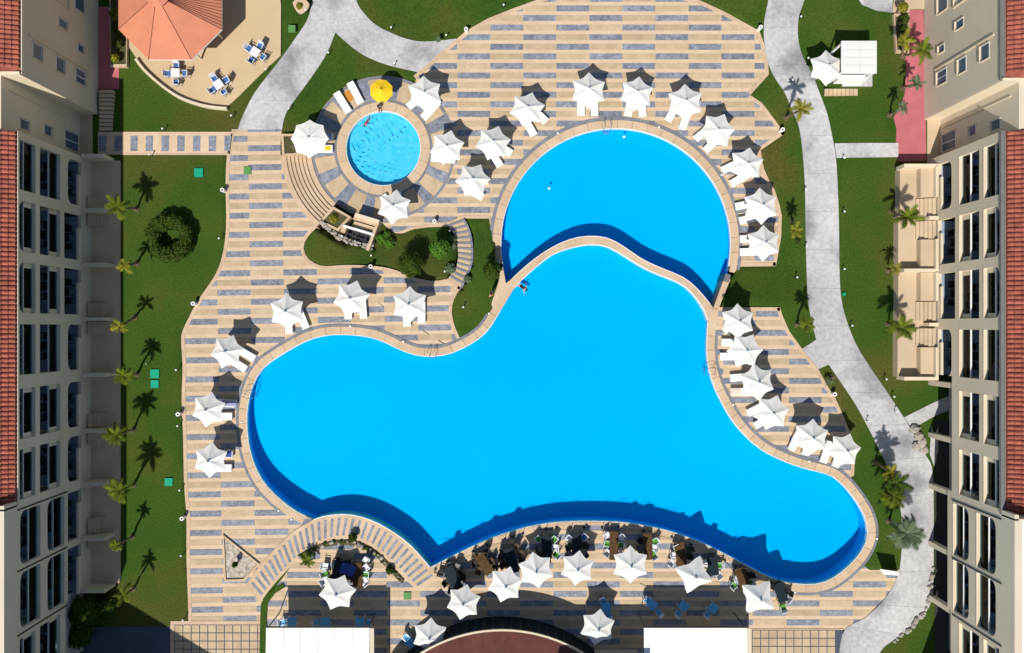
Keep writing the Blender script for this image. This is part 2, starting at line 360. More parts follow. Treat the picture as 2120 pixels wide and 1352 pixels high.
# ---------------------------------------------------------------- pools
def pool(name, outline, zt, zf, basin, water, wz):
    root = empty(name + '_basin', P(outline[0][0], outline[0][1], zt)); root['kind'] = 'structure'
    c = (sum(p[0] for p in outline)/len(outline), sum(p[1] for p in outline)/len(outline))
    sgn = 1 if area(outline) > 0 else -1
    big = offset(outline, -1.6*sgn, True)
    top = [P(x, y, zt) for x, y in big]; n = len(top)
    b = MB(); b.v = [tuple(p) for p in top] + [(p.x, p.y, zf) for p in top]
    ring = [(i, (i+1)%n, n+(i+1)%n, n+i) for i in range(n)]
    if sgn > 0: ring = [r[::-1] for r in ring]
    b.f = ring; b.build('pool_wall', basin, root)
    fl = MB()
    if name == 'main_pool':       # shallow north end sloping down to the deep south side
        dep = lambda y: -0.72 - 0.93*sm(760, 1090, y)
        ys_ = [400] + [760+11*k for k in range(31)] + [1400]
        for y0_, y1_ in zip(ys_, ys_[1:]):
            q = clip_rect(big, -9999, 9999, y0_, y1_)
            if len(q) < 3: continue
            pts = []
            for x_, y_ in q:
                pp = P(x_, y_, zt); pts.append((pp.x, pp.y, dep(y_)))
            if area(q) > 0: pts = pts[::-1]
            fl.add(pts, [list(range(len(pts)))])
    else:
        pts = [(p.x, p.y, zf) for p in top]; fl.add(pts if sgn < 0 else pts[::-1], [list(range(n))])
    fl.build('pool_floor', basin, root)
    wt = MB(); pts = [(p.x, p.y, wz) for p in [P(x,y,wz) for x,y in big]]
    wt.add(pts if sgn < 0 else pts[::-1], [list(range(n))])
    o = wt.build(name + '_water', water); o['kind'] = 'structure'
    return root
pool('main_pool', main_pool, 0.02, -1.70, M['basin'], M['water'], -0.07)
pool('round_pool', round_pool, LOW+0.02, -1.66, M['basin'], M['water'], LOW-0.06)

def stones(pts, d0, d1, z0, z1, step, m, parent, name, gap=0.35, sub=3):
    line = resample(pts, step/sub); n = (len(line)-1)//sub
    a = offset(line, d0); b = offset(line, d1)
    for i in range(n):
        s, e = i*sub, (i+1)*sub if i < n-1 else len(line)-1
        la, lb = list(a[s:e+1]), list(b[s:e+1])
        def shrink(q):
            q = list(q)
            def tw(u, v):
                L = math.dist(u, v) or 1; return (u[0]+(v[0]-u[0])*gap/L, u[1]+(v[1]-u[1])*gap/L)
            q[0] = tw(q[0], q[1]); q[-1] = tw(q[-1], q[-2]); return q
        poly = shrink(la) + shrink(lb)[::-1]
        MB().pprism(poly, z0, z1).build(name, m, parent)
main_cop = empty('main_pool_coping', P(1060,700)); main_cop['kind'] = 'structure'
lineA = cA[2:-2]
stones(lineA, -17, -1.2, -0.35, 0.07, 30, M['coping'], main_cop, 'coping_stone')
stones(lineA, -1.1, 0.3, -0.3, 0.055, 60, M['rim'], main_cop, 'rim_tile', 0.05)
stones(cA[6:-6], -22.5, -17.3, -0.35, 0.05, 34, M['drain'], main_cop, 'channel_stone')
stones(cC, -17, -1.2, -0.35, 0.07, 30, M['coping'], main_cop, 'coping_stone')
stones(cC, -1.1, 0.3, -0.3, 0.055, 60, M['rim'], main_cop, 'rim_tile', 0.05)
stones(cC[3:-2], -22.5, -17.3, -0.35, 0.05, 34, M['drain'], main_cop, 'channel_stone')
stones(cD, -9, -1.2, -0.35, 0.07, 30, M['coping'], main_cop, 'coping_stone')
stones(cD, -1.1, 0.3, -0.3, 0.055, 60, M['rim'], main_cop, 'rim_tile', 0.05)
# the wall between the two pools
dv = empty('pool_divider', P(1260,500)); dv['kind'] = 'structure'
la = resample(catmull([(1036,597),(1046,588)] + divN[::-1][1:] , 3), n=60)
lb = resample([(1020,624),(1036,612)]+cB+[(1472,668)], n=60)
la[0] = (1034,580); lb[0] = (1024,634)
for i in range(0, 60, 3):
    s = [(p[0], p[1]) for p in la[i:i+4]] + [(p[0], p[1]) for p in lb[i:i+4]][::-1]
    MB().pprism(s, -1.55 if i > 3 else -0.5, 0.07).build('coping_stone', M['coping'], dv)
stones(lb[6:-1], -1.3, 0.3, -0.4, 0.075, 60, M['rim'], dv, 'rim_tile', 0.05)
stones(la[4:-1], -0.3, 1.3, -0.4, 0.075, 60, M['rim'], dv, 'rim_tile', 0.05)
MB().pprism([(1476,640),(1489,636),(1512,579),(1500,574)], -1.6, 0.07).build('wall_cap', M['coping'], dv)
MB().pprism([(1470,640),(1466,668),(1486,668),(1487,640)], -0.4, 0.072).build('corner_stone', M['coping'], dv)
MB().pprism([(1034,578),(1017,630),(1028,654),(1046,628),(1061,602),(1048,590)], -0.5, 0.066).build('corner_stone', M['coping'], dv)
MB().pprism([(1048,590),(1041,552),(1036,556),(1030,600),(1040,612)], -1.5, 0.074).build('corner_stone', M['coping'], dv)
o = MB().pprism([(1497,582),(1509,584),(1513,569),(1503,566)], -1.5, 0.25).build('skimmer_box', M['gutter']); tag(o, 'dark square box at the south-east end of the round pool rim', 'pool equipment')
rcop = empty('round_pool_coping', P(1275,503)); rcop['kind'] = 'structure'
stones(arc(RC, RR, 170, 374, 90), -17.5, -1.2, LOW-0.3, LOW+0.07, 30, M['coping'], rcop, 'coping_stone')
stones(arc(RC, RR, 168, 374, 90), -1.1, 0.3, LOW-0.3, LOW+0.055, 60, M['rim'], rcop, 'rim_tile', 0.05)
stones(arc(RC, RR, 177, 374, 90), -24.5, -17.8, LOW-0.3, LOW+0.05, 36, M['drain'], rcop, 'channel_stone')

# ---------------------------------------------------------------- striped decks
def deck(name, region, z, x0, dx, y0, dy, parity, slope=0.0, shear=0.0, maxobj=300, joints=None):
    root = empty(name, P(region[0][0], region[0][1], z)); root['kind'] = 'structure'
    MB().pprism(region, z-0.45, z).build('stone_bed', M['band'], root)
    # image -> skewed grid coordinates: u = x - shear*(y-y0), v = y - slope*(x-x0)
    reg = [(x - shear*(y-y0), y - slope*(x-x0)) for x, y in region]
    us = [p[0] for p in reg]; vs = [p[1] for p in reg]
    full = {}
    hz = 0.012
    items = []
    for j in range(int((min(vs)-y0)/dy)-1, int((max(vs)-y0)/dy)+2):
        for i in range(int((min(us)-x0)/dx)-1, int((max(us)-x0)/dx)+2):
            a, b = x0+i*dx+0.25, x0+(i+1)*dx-0.25; c, d = y0+j*dy-6.1, y0+j*dy+6.1
            q = clip_rect(reg, a, b, c, d)
            if len(q) < 3: continue
            ar = abs(area(q))
            if ar < 25: continue
            dark = (i + j + parity) % 2 == 0
            items.append((ar > 0.995*(b-a)*(d-c), q, dark, i, j, ar))
    def img(u, v):
        x = u + shear*(v-y0); y = v + slope*(x-x0); return (x, y)
    for isfull, q, dark, i, j, ar in items:
        nm = 'blue_slab' if dark else 'tan_slab'; m = M['blue'] if dark else M['tan']
        if isfull:
            if dark not in full:
                b = MB(); w_, h_ = (dx-0.5)/S*(H-z)/H, 12.2/S*(H-z)/H
                k = (H-z)/H; pts = []
                for (uu, vv) in ((-w_/2,-h_/2),(w_/2,-h_/2),(w_/2,h_/2),(-w_/2,h_/2)):
                    xx = uu - shear*vv; yy = vv - slope*xx; pts.append((xx, yy))
                b.prism([(x,y,-0.03) for x,y in pts], [(x,y,hz) for x,y in pts])
                full[dark] = b.mesh(nm, m)
            c = img(x0+(i+0.5)*dx, y0+j*dy); p = P(c[0], c[1], z+hz); p.z = z
            o = link(nm, full[dark], root, p - root.location)
        else:
            MB().pprism([img(*t) for t in q], z-0.03, z+hz).build(nm, m, root)
    return root
nd = deck('north_deck', N_deck, LOW, 1083.3, 68.4, 37.3, 19.87, 0)
wd = deck('west_deck', L_deck, 0, 449.4, 69.0, 586.5, 19.87, 1, slope=-0.0165, shear=0.0185)
ed = deck('east_deck', E_deck, 0, 1633.3, 68.0, 729.0, 19.87, 1)
sdk = deck('south_deck', S_deck, 0, 1076.7, 68.9, 1249.5, 19.65, 0)
# smooth cream borders where the decks meet the lawn
def border(pts, w_, z, parent, h=0.03, step=40):
    stones(pts, 0, w_, z-0.6, z+h, step, M['coping'], parent, 'border_stone', 0.15)
border(west_edge[1:], -7, 0, wd)
border(garden_w + stair_bot, 7, 0, wd); border(lawn_w, 7, 0, wd)
border([(856,157),(946,80),(966,63),(1010,38),(1060,18),(1110,0),(1150,-14)], 8, LOW, nd)
border([(1350,-22),(1448,0),(1500,24),(1540,46),(1572,64),(1582,90),(1590,130),(1592,154),(1554,196)], 8, LOW, nd)
border([(1553,196.6),(1577.5,213),(1599.7,242),(1625,276.5)], 7, LOW, nd); border([(1625,276.5),(1575,311)], 7, LOW, nd)
border([(1575,311),(1580,345),(1591,371),(1604,393),(1614,424),(1618.5,446),(1617.5,490),(1606.5,551)], 7, LOW, nd)
border([(1606.5,551),(1529,552)], 8, LOW, nd); border([(1493,636),(1615,636)], 8, 0, ed); border(e_edge[1:], 7, 0, ed)
border([(1012,452),(960,452),(930,466),(902.7,470),(877.7,471),(854.6,474.6),(839,481),(822,487)][::-1], -6, LOW, nd)

# ---------------------------------------------------------------- kids' pool terrace
kt = empty('kids_pool_terrace', P(KC[0], KC[1], LOW)); kt['kind'] = 'structure'
MB().pprism(arc(KC, 150, 0, 357, 60), LOW-0.4, LOW+0.02).build('terrace_bed', M['drain'], kt) if False else None
def annulus(c, r0, r1, a0, a1, n=4):
    return arc(c, r1, a0, a1, n) + arc(c, r0, a1, a0, n)
for k in range(24):   # bed under the radial slabs, in segments so the pool stays open
    MB().pprism(annulus(KC, 99.5, 150, k*15, (k+1)*15, 4), LOW-0.4, LOW+0.022).build('bed_segment', M['band'], kt)
creams = [165,141,116,92,60,37,14,-10,-36,-68,-96,-120,-144,-168]
edges = sorted([c-6.6 for c in creams] + [c+6.6 for c in creams])
for c in creams:
    MB().pprism(annulus(KC, 102, 143.5, c-6.4, c+6.4), LOW, LOW+0.05).build('cream_slab', M['tan'], kt)
cs = sorted(creams)
for a, b in zip(cs, cs[1:]+[cs[0]+360]):
    MB().pprism(annulus(KC, 102, 143.5, a+6.9, b-6.9, 6), LOW, LOW+0.048).build('blue_slab', M['blue'], kt)
for k in range(12):
    MB().pprism(annulus(KC, 144, 149.5, k*30+0.2, (k+1)*30-0.2, 6), LOW-0.3, LOW+0.052).build('ring_stone', M['drain'], kt)
    MB().pprism(annulus(KC, 97, 101.5, k*30+0.2, (k+1)*30-0.2, 6), LOW-0.3, LOW+0.06).build('ring_stone', M['drain'], kt)
for k in range(20):
    MB().pprism(annulus(KC, KR+0.9, 96.7, k*18+0.15, (k+1)*18-0.15, 4), LOW-0.4, LOW+0.1).build('coping_stone', M['coping'], kt)
    MB().pprism(annulus(KC, KR-0.5, KR+0.8, k*18, (k+1)*18, 4), LOW-0.3, LOW+0.085).build('rim_tile', M['rim'], kt)
kp = pool('kids_pool', arc(KC, KR, 0, 355, 71), LOW+0.03, LOW-0.48, M['kbasin'], M['kwater'], LOW-0.05)
# rings of ripples as real geometry
def ripples():
    b = MB(); c = P(KC[0], KC[1], LOW); nr, na = 90, 180; r1 = (KR+1)/S*(H-LOW)/H
    sx, sy = P(835, 245, LOW)[:2]; tx, ty = P(745, 300, LOW)[:2]
    for i in range(nr+1):
        for j in range(na):
            r = r1*i/nr; a = 2*math.pi*j/na; x, y = c.x+r*math.cos(a), c.y+r*math.sin(a)
            d1 = math.hypot(x-sx, y-sy); d2 = math.hypot(x-tx, y-ty)
            wob = 0.25*math.sin(x*2.3+y*1.1)+0.2*math.sin(y*3.1-x)
            z = 0.010*math.sin(d2*15+wob*3)*math.exp(-d2*0.12) + 0.006*math.sin(d1*13+wob*4) + 0.002*math.sin(x*11+y*7+wob*6)
            b.v.append((x, y, LOW-0.045+z))
    for i in range(nr):
        for j in range(na):
            p = i*na+j; q = i*na+(j+1)%na; b.f.append([p, p+na, q+na, q])
    return b
old = bpy.data.objects['kids_pool_water']; me = ripples().mesh('kids_pool_water', M['kwater'], True); old.data = me
# steps down from the west deck, curved round the kids' pool
st = thing('curved_steps', P(620,390,0), 'wide curved cream steps descending from the west deck to the kids pool', 'steps')
rad = [213, 202, 194, 186, 178, 170, 162, 149.8]
for i in range(7):
    z = 0.02 - i*0.118
    MB().pprism(annulus(KC, rad[i+1], rad[i], 130.5, 176, 20), -1.2, z).build('tread' if i else 'top_kerb', M['coping'], st)
# planters beside the steps
def planter(poly, z0, zt, label, w_=5, soil='soil'):
    c = (sum(p[0] for p in poly)/len(poly), sum(p[1] for p in poly)/len(poly))
    t = thing('planter', P(c[0], c[1], z0), label, 'planter')
    sg = 1 if area(poly) > 0 else -1
    inn = []
    for p in poly:
        d = math.dist(p, c); f = 1 - w_*1.35/d; inn.append((c[0]+(p[0]-c[0])*f, c[1]+(p[1]-c[1])*f))
    n = len(poly)
    for i in range(n):
        j = (i+1) % n
        MB().pprism([poly[i], poly[j], inn[j], inn[i]], z0-0.5, zt).build('planter_wall', M['coping'], t)
    MB().pprism(inn, z0-0.5, zt-0.12).build('soil', M[soil], t)
    return t
planter([(582,277),(636,277),(636,319),(584,323)], LOW, 0.22, 'square raised planter with olive bush at the top of the curved steps')
planter([(661,459),(689,427),(727,449),(700,479)], LOW, 0.25, 'diamond shaped stone planter at the lower end of the curved steps')
# stone seat / waterfall structure
fo = thing('garden_fountain', P(748,470,LOW), 'cream stone fountain with stepped ledges and white lintel by the kids pool', 'fountain')
def quadpoly(o_, u, v, a0, a1, b0, b1):
    return [(o_[0]+u[0]*a+v[0]*b, o_[1]+u[1]*a+v[1]*b) for a, b in ((a0,b0),(a1,b0),(a1,b1),(a0,b1))]
O0, U0, V0 = (735,443), (50,15), (-17,46)
MB().pprism(quadpoly(O0,U0,V0,0,1,-0.05,0.10), LOW-0.3, 0.5).build('back_wall', M['wall2'], fo)
MB().pprism(quadpoly(O0,U0,V0,0,1,0.10,0.24), LOW-0.3, 0.22).build('ledge', M['coping'], fo)
MB().pprism(quadpoly(O0,U0,V0,0.08,0.92,0.30,0.42), LOW-0.3, 0.02).build('ledge', M['coping'], fo)
for k in range(7):
    MB().pprism(quadpoly(O0,U0,V0,0.1+k*0.12,0.17+k*0.12,0.47,0.53), LOW-0.3, 0.0).build('stone', M['rock'], fo)
MB().pprism(quadpoly(O0,U0,V0,-0.28,0.98,0.57,0.66), -0.05, 0.35).build('lintel', M['white'], fo)
MB().pprism(quadpoly(O0,U0,V0,-0.12,0.9,0.66,1.05), LOW-0.3, -0.75).build('basin_floor', M['metal'], fo)
MB().pprism(quadpoly(O0,U0,V0,0.90,1.02,-0.05,1.32), LOW-0.3, 0.3).build('side_wall', M['coping'], fo)
MB().pprism(quadpoly(O0,U0,V0,-0.30,-0.12,0.6,0.9), LOW-0.3, 0.15).build('pier', M['coping'], fo)
def rock(parent, p, r, name='boulder', m=None):
    b = MB(); n = 7; rs = [random.uniform(0.75,1.2) for _ in range(n)]
    for zz, f in ((-0.5,1.0),(0.25,0.9),(0.6,0.45)):
        for k in range(n):
            a = 2*math.pi*k/n + zz; b.v.append((p[0]+r*f*rs[k]*math.cos(a), p[1]+r*f*rs[k]*math.sin(a), p[2]+r*zz))
    for i in range(2):
        for k in range(n): a = i*n+k; c = i*n+(k+1)%n; b.f.append([a,c,c+n,a+n])
    b.f.append(list(range(2*n,3*n))); return b.build(name, m or M['rock'], parent)
rw = thing('rockery', P(700,490,-0.3), 'row of pale rocks retaining the planter above the middle lawn', 'rockery')
for q in resample([(664,463),(680,478),(700,492),(720,501),(745,508),(768,514)], n=26):
    for dd in (0, 5):
        px, py = q[0]+random.uniform(-1.5,1.5)+dd*0.3, q[1]-dd+random.uniform(-1.5,1.5)
        rock(rw, P(px, py, T(px,py)+0.12+dd*0.05), random.uniform(0.09,0.17))

# ---------------------------------------------------------------- curved garden stairs
cs_ = thing('garden_stairs', P(955,520,-0.4), 'curved garden stairs of cream treads and blue grey risers beside the middle lawn', 'stairs')
li = resample(catmull([(926,466),(937,480),(944,492),(947.5,510),(948.5,530),(945,551),(936,564),(927,578)],4), n=12)
lo = resample(catmull([(957,455),(966,470),(972,490),(975,513),(975,538),(970,557),(961,575),(953,595)],4), n=12)
for i in range(12):
    z = LOW + 0.04 + (i+1)*(-LOW)/12.5
    a0, a1, b0, b1 = li[i], li[i+1], lo[i], lo[i+1]
    mid = lambda p, q, f: (p[0]+(q[0]-p[0])*f, p[1]+(q[1]-p[1])*f)
    MB().pprism([a0, b0, mid(b0,b1,0.36), mid(a0,a1,0.36)], LOW-0.5, z).build('grey_nosing', M['drain'], cs_)
    MB().pprism([mid(a0,a1,0.37), mid(b0,b1,0.37), b1, a1], LOW-0.5, z+0.006).build('tread', M['tan'], cs_)
lo2 = offset(lo, -4.5)
for i in range(12):
    z = LOW + 0.12 + (i+1)*(-LOW)/12.5
    MB().pprism([lo[i], lo[i+1], lo2[i+1], lo2[i]], LOW-0.5, z).build('side_kerb', M['drain'], cs_)

# ---------------------------------------------------------------- bridge-like curved walkway over the south-west pool edge
wk = empty('curved_walkway', P(710,1090)); wk['kind'] = 'structure'
wo = resample(catmull([(508,1213),(530,1182),(558,1148),(590,1115),(620,1090)],3)[:-1] + cE[::-1] + [(912,1196)], n=34)
wi = resample(catmull([(540,1246),(562,1216),(595,1180),(628,1148),(655,1130),(685,1119),(715,1116),(745,1121),(775,1136),(800,1158),(822,1182),(845,1205),(866,1224)],4), n=34)
for i in range(0, 34, 1):
    MB().pprism([wo[i], wo[i+1], wi[i+1], wi[i]], -1.0, 0.085).build('walkway_stone', M['coping'], wk)
for i in range(1, 34):
    a, b = wo[i], wi[i]; f = lambda t: (a[0]+(b[0]-a[0])*t, a[1]+(b[1]-a[1])*t)
    p, q = P(*f(0.16), 0.1), P(*f(0.86), 0.1); c = (p+q)/2; d = q-p
    MB().obox(c, d, d.length/2, 0.115, 0.0, 0.1).build('blue_slab', M['blue'], wk)
stones(cE[::-1], -0.3, 1.2, -0.4, 0.1, 60, M['rim'], wk, 'rim_tile', 0.05)
bed = thing('rock_bed', P(725,1128), 'curved rock and shrub bed along the inner side of the walkway', 'flower bed')
bl = catmull([(622,1152),(640,1142),(665,1131),(690,1125),(720,1123),(750,1130),(780,1148),(800,1168),(818,1188),(832,1202)],4)
bo, bi = offset(bl, -5), offset(bl, 5)
MB().pprism(bo+bi[::-1], -0.1, 0.14).build('soil', M['soil'], bed)
for q in resample(bl, 6.5):
    rock(bed, P(q[0]+random.uniform(-3,3), q[1]+random.uniform(-3,3), 0.2), random.uniform(0.10,0.2), 'rock', M['rock'] if random.random()<.5 else M['bush'])
tp = planter([(461,1107),(537,1168),(505,1204),(464,1204)], 0, 0.16, 'triangular gravel planter with a small cypress on the west deck', 4, 'gravel')

# ---------------------------------------------------------------- concrete paths
def path(name, left, right, n, per, mat_='concrete', up=0.05, parent=None, piece='concrete_panel', gap=0.22):
    root = empty(name, P(left[0][0], left[0][1], 0)); root['kind'] = 'structure'
    a = resample(catmull(left, 4), n=n*per); b = resample(catmull(right, 4), n=n*per)
    for k in range(n):
        m = MB(); s = k*per; cnt = per+1; top = []
        for i in range(s, s+per+1):
            for t in (0, 0.33, 0.67, 1):
                x = a[i][0]+(b[i][0]-a[i][0])*t; y = a[i][1]+(b[i][1]-a[i][1])*t
                if i == s or i == s+per:
                    j = i+1 if i == s else i-1; xx = a[j][0]+(b[j][0]-a[j][0])*t; yy = a[j][1]+(b[j][1]-a[j][1])*t
                    L = math.dist((x,y),(xx,yy)) or 1; x += (xx-x)*gap/L; y += (yy-y)*gap/L
                top.append(P(x, y, T(x,y)+up))
        nn = len(top); m.v = [tuple(p) for p in top] + [(p.x,p.y,p.z-0.3) for p in top]
        for i in range(per):
            for t in range(3):
                q = [i*4+t, (i+1)*4+t, (i+1)*4+t+1, i*4+t+1]; m.f.append(q)
            m.f.append([i*4, i*4+nn, (i+1)*4+nn, (i+1)*4]); m.f.append([i*4+3, (i+1)*4+3, (i+1)*4+3+nn, i*4+3+nn])
        for t in range(3):
            m.f.append([t, t+1, t+1+nn, t+nn]); e = per*4; m.f.append([e+t, e+t+nn, e+t+1+nn, e+t+1])
        m.build(piece, M[mat_], root)
    return root
path('west_path', [(648,-20),(647,0),(636.5,40),(613,76.6),(580,123),(530,188),(509,226),(497,253),(493,268)], [(736,-20),(716,20),(695,66),(680,103),(663,133),(630,180),(596.6,226),(587,250),(584,268)], 5, 8)
path('northwest_path', [(648,-19),(665,30),(690,62),(716,86.6),(746,110),(780,126.5),(816,138),(866,149)], [(735,-20),(738,2),(750,23),(776,50),(810,68),(846,81.6),(883,86),(946,80)], 4, 8, up=0.056)
path('east_road', [(1592,-20),(1590,5),(1582,45),(1583,90),(1592,135),(1607,165),(1625,192),(1640,228),(1653,258),(1659,290),(1664,340),(1667,400),(1668,480),(1670,560),(1673,620),(1680,662),(1692,708),(1712,748),(1740,790),(1772,838),(1800,890),(1815,920),(1835,960),(1850,1000),(1864,1050),(1868,1100),(1866,1150),(1858,1195),(1832,1240),(1790,1280),(1747,1306),(1736,1370)],
     [(1672,-20),(1664,5),(1654,35),(1652,75),(1661,115),(1680,150),(1698,195),(1714,240),(1724,288),(1731,330),(1735,400),(1737,470),(1738,560),(1742,620),(1755,670),(1775,718),(1800,758),(1834,808),(1862,850),(1884,885),(1900,912),(1915,940),(1930,970),(1933,1050),(1933,1150),(1931,1232),(1914,1272),(1878,1306),(1830,1340),(1812,1370)], 19, 7)
path('east_crosspath', [(1728,297),(1780,296),(1860,296)], [(1732,327),(1780,326),(1860,325)], 1, 6, up=0.046)
path('southeast_path', [(1872,864),(1900,850),(1943,829),(1990,810)], [(1888,888),(1908,877),(1943,858),(1990,843)], 1, 8, up=0.046)
path('link_path', [(1661,722),(1692,702)], [(1695,764),(1722,752)], 1, 4, up=0.046)
# striped link path on the west
wp = empty('striped_path', P(330,296)); wp['kind'] = 'structure'
MB().pprism([(203,273),(482,273),(476,319),(203,319)], -0.3, 0.03).build('stone_bed', M['band'], wp)
for a, b in ((204,220),(237,252.5),(270,285),(301.5,317),(334,350),(367,382.5),(399.5,415),(432,447.5),(464.5,479)):
    MB().pprism([(a,281),(b,281),(b-(1 if b<470 else 3),313),(a,313)], 0, 0.045).build('blue_slab', M['blue'], wp)
border([(203,320.5),(474,320.5)], -3, 0, wp, 0.06)
# square tiled areas
for nm, x0, nx, y0, ny, reg in (('southwest_tiles', 361.5, 11, 1293.5, 6, [(353,1288),(545,1288),(545,1400),(353,1400)]), ('southeast_tiles', 1557.5, 10, 1304.5, 6, [(1550,1304),(1745,1304),(1738,1400),(1550,1400)])):
    r_ = empty(nm, P(reg[0][0], reg[0][1])); r_['kind'] = 'structure'
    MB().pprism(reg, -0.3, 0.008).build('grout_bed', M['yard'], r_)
    me = MB().box(-0.32,0.32,-0.31,0.31,0,0.035).mesh('square_tile', M['tan'])
    for i in range(nx):
        for j in range(ny):
            link('square_tile', me, r_, P(x0+17.2*(i+0.5), y0+16.8*(j+0.5), 0.035) - Vector((0,0,0.035)) - r_.location)
    MB().pprism([(reg[0][0],reg[0][1]-2),(reg[1][0],reg[1][1]-2),(reg[1][0],y0-0.5),(reg[0][0],y0-0.5)], -0.2, 0.04).build('border_stone', M['coping'], r_)
    for k in range(6):
        MB().pprism([(x0-9,y0+k*17),(x0-0.6,y0+k*17),(x0-0.6,y0+k*17+16.5),(x0-9,y0+k*17+16.5)], -0.2, 0.04).build('border_stone', M['coping'], r_)
# south-west yard, its shade put into the dark colour; grass strip, pink path
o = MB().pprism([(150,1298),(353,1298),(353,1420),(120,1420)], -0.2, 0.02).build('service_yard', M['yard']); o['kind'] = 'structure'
o = MB().pprism([(1883,20),(1912,20),(1918,333),(1859,334),(1854.6,313),(1856,266),(1850,243),(1866,215),(1873,195),(1876,133),(1869,110),(1883,60)], -0.2, 0.03).build('pink_path', M['pink']); o['kind'] = 'structure'
o = MB().pprism([(203,14),(246,14),(246,184),(203,184)], -0.2, 0.03).build('pink_walkway', M['pink']); o['kind'] = 'structure'
o = MB().pprism([(1853,-30),(1920,-30),(1920,19),(1883,19),(1883,26),(1848,26)], -0.2, 0.03).build('entrance_paving', M['terr']); o['kind'] = 'structure'
o = MB().pprism([(1760,-30),(1848,-30),(1848,26),(1815,22),(1785,10)], -0.2, 0.02).build('corner_paving', M['concrete']); o['kind'] = 'structure'
o = MB().pprism([(536,1352+40),(538,1300),(540,1250),(552,1232),(575,1212),(588,1207),(590,1216),(570,1228),(554,1250),(552,1292),(550,1392)], 0.0, 0.06).build('grass_strip', M['grass']); o['kind'] = 'structure'
# near-black sheet painting the shade under the east building's overhang
o = MB().pprism([(1936,870),(1975,870),(1975,1400),(1936,1400)], -0.2, 0.03).build('overhang_shade_strip', M['metal']); o['kind'] = 'structure'
# shallow garden steps north-west
gs = thing('side_steps', P(218,228), 'narrow shaded flight of stone steps beside the west building', 'steps')
for i in range(10):
    MB().pprism([(205,186+i*8.6),(232,186+i*8.6),(232,192.5+i*8.6),(205,192.5+i*8.6)], -0.3, 0.5-0.045*i).build('step', M['terr'], gs)

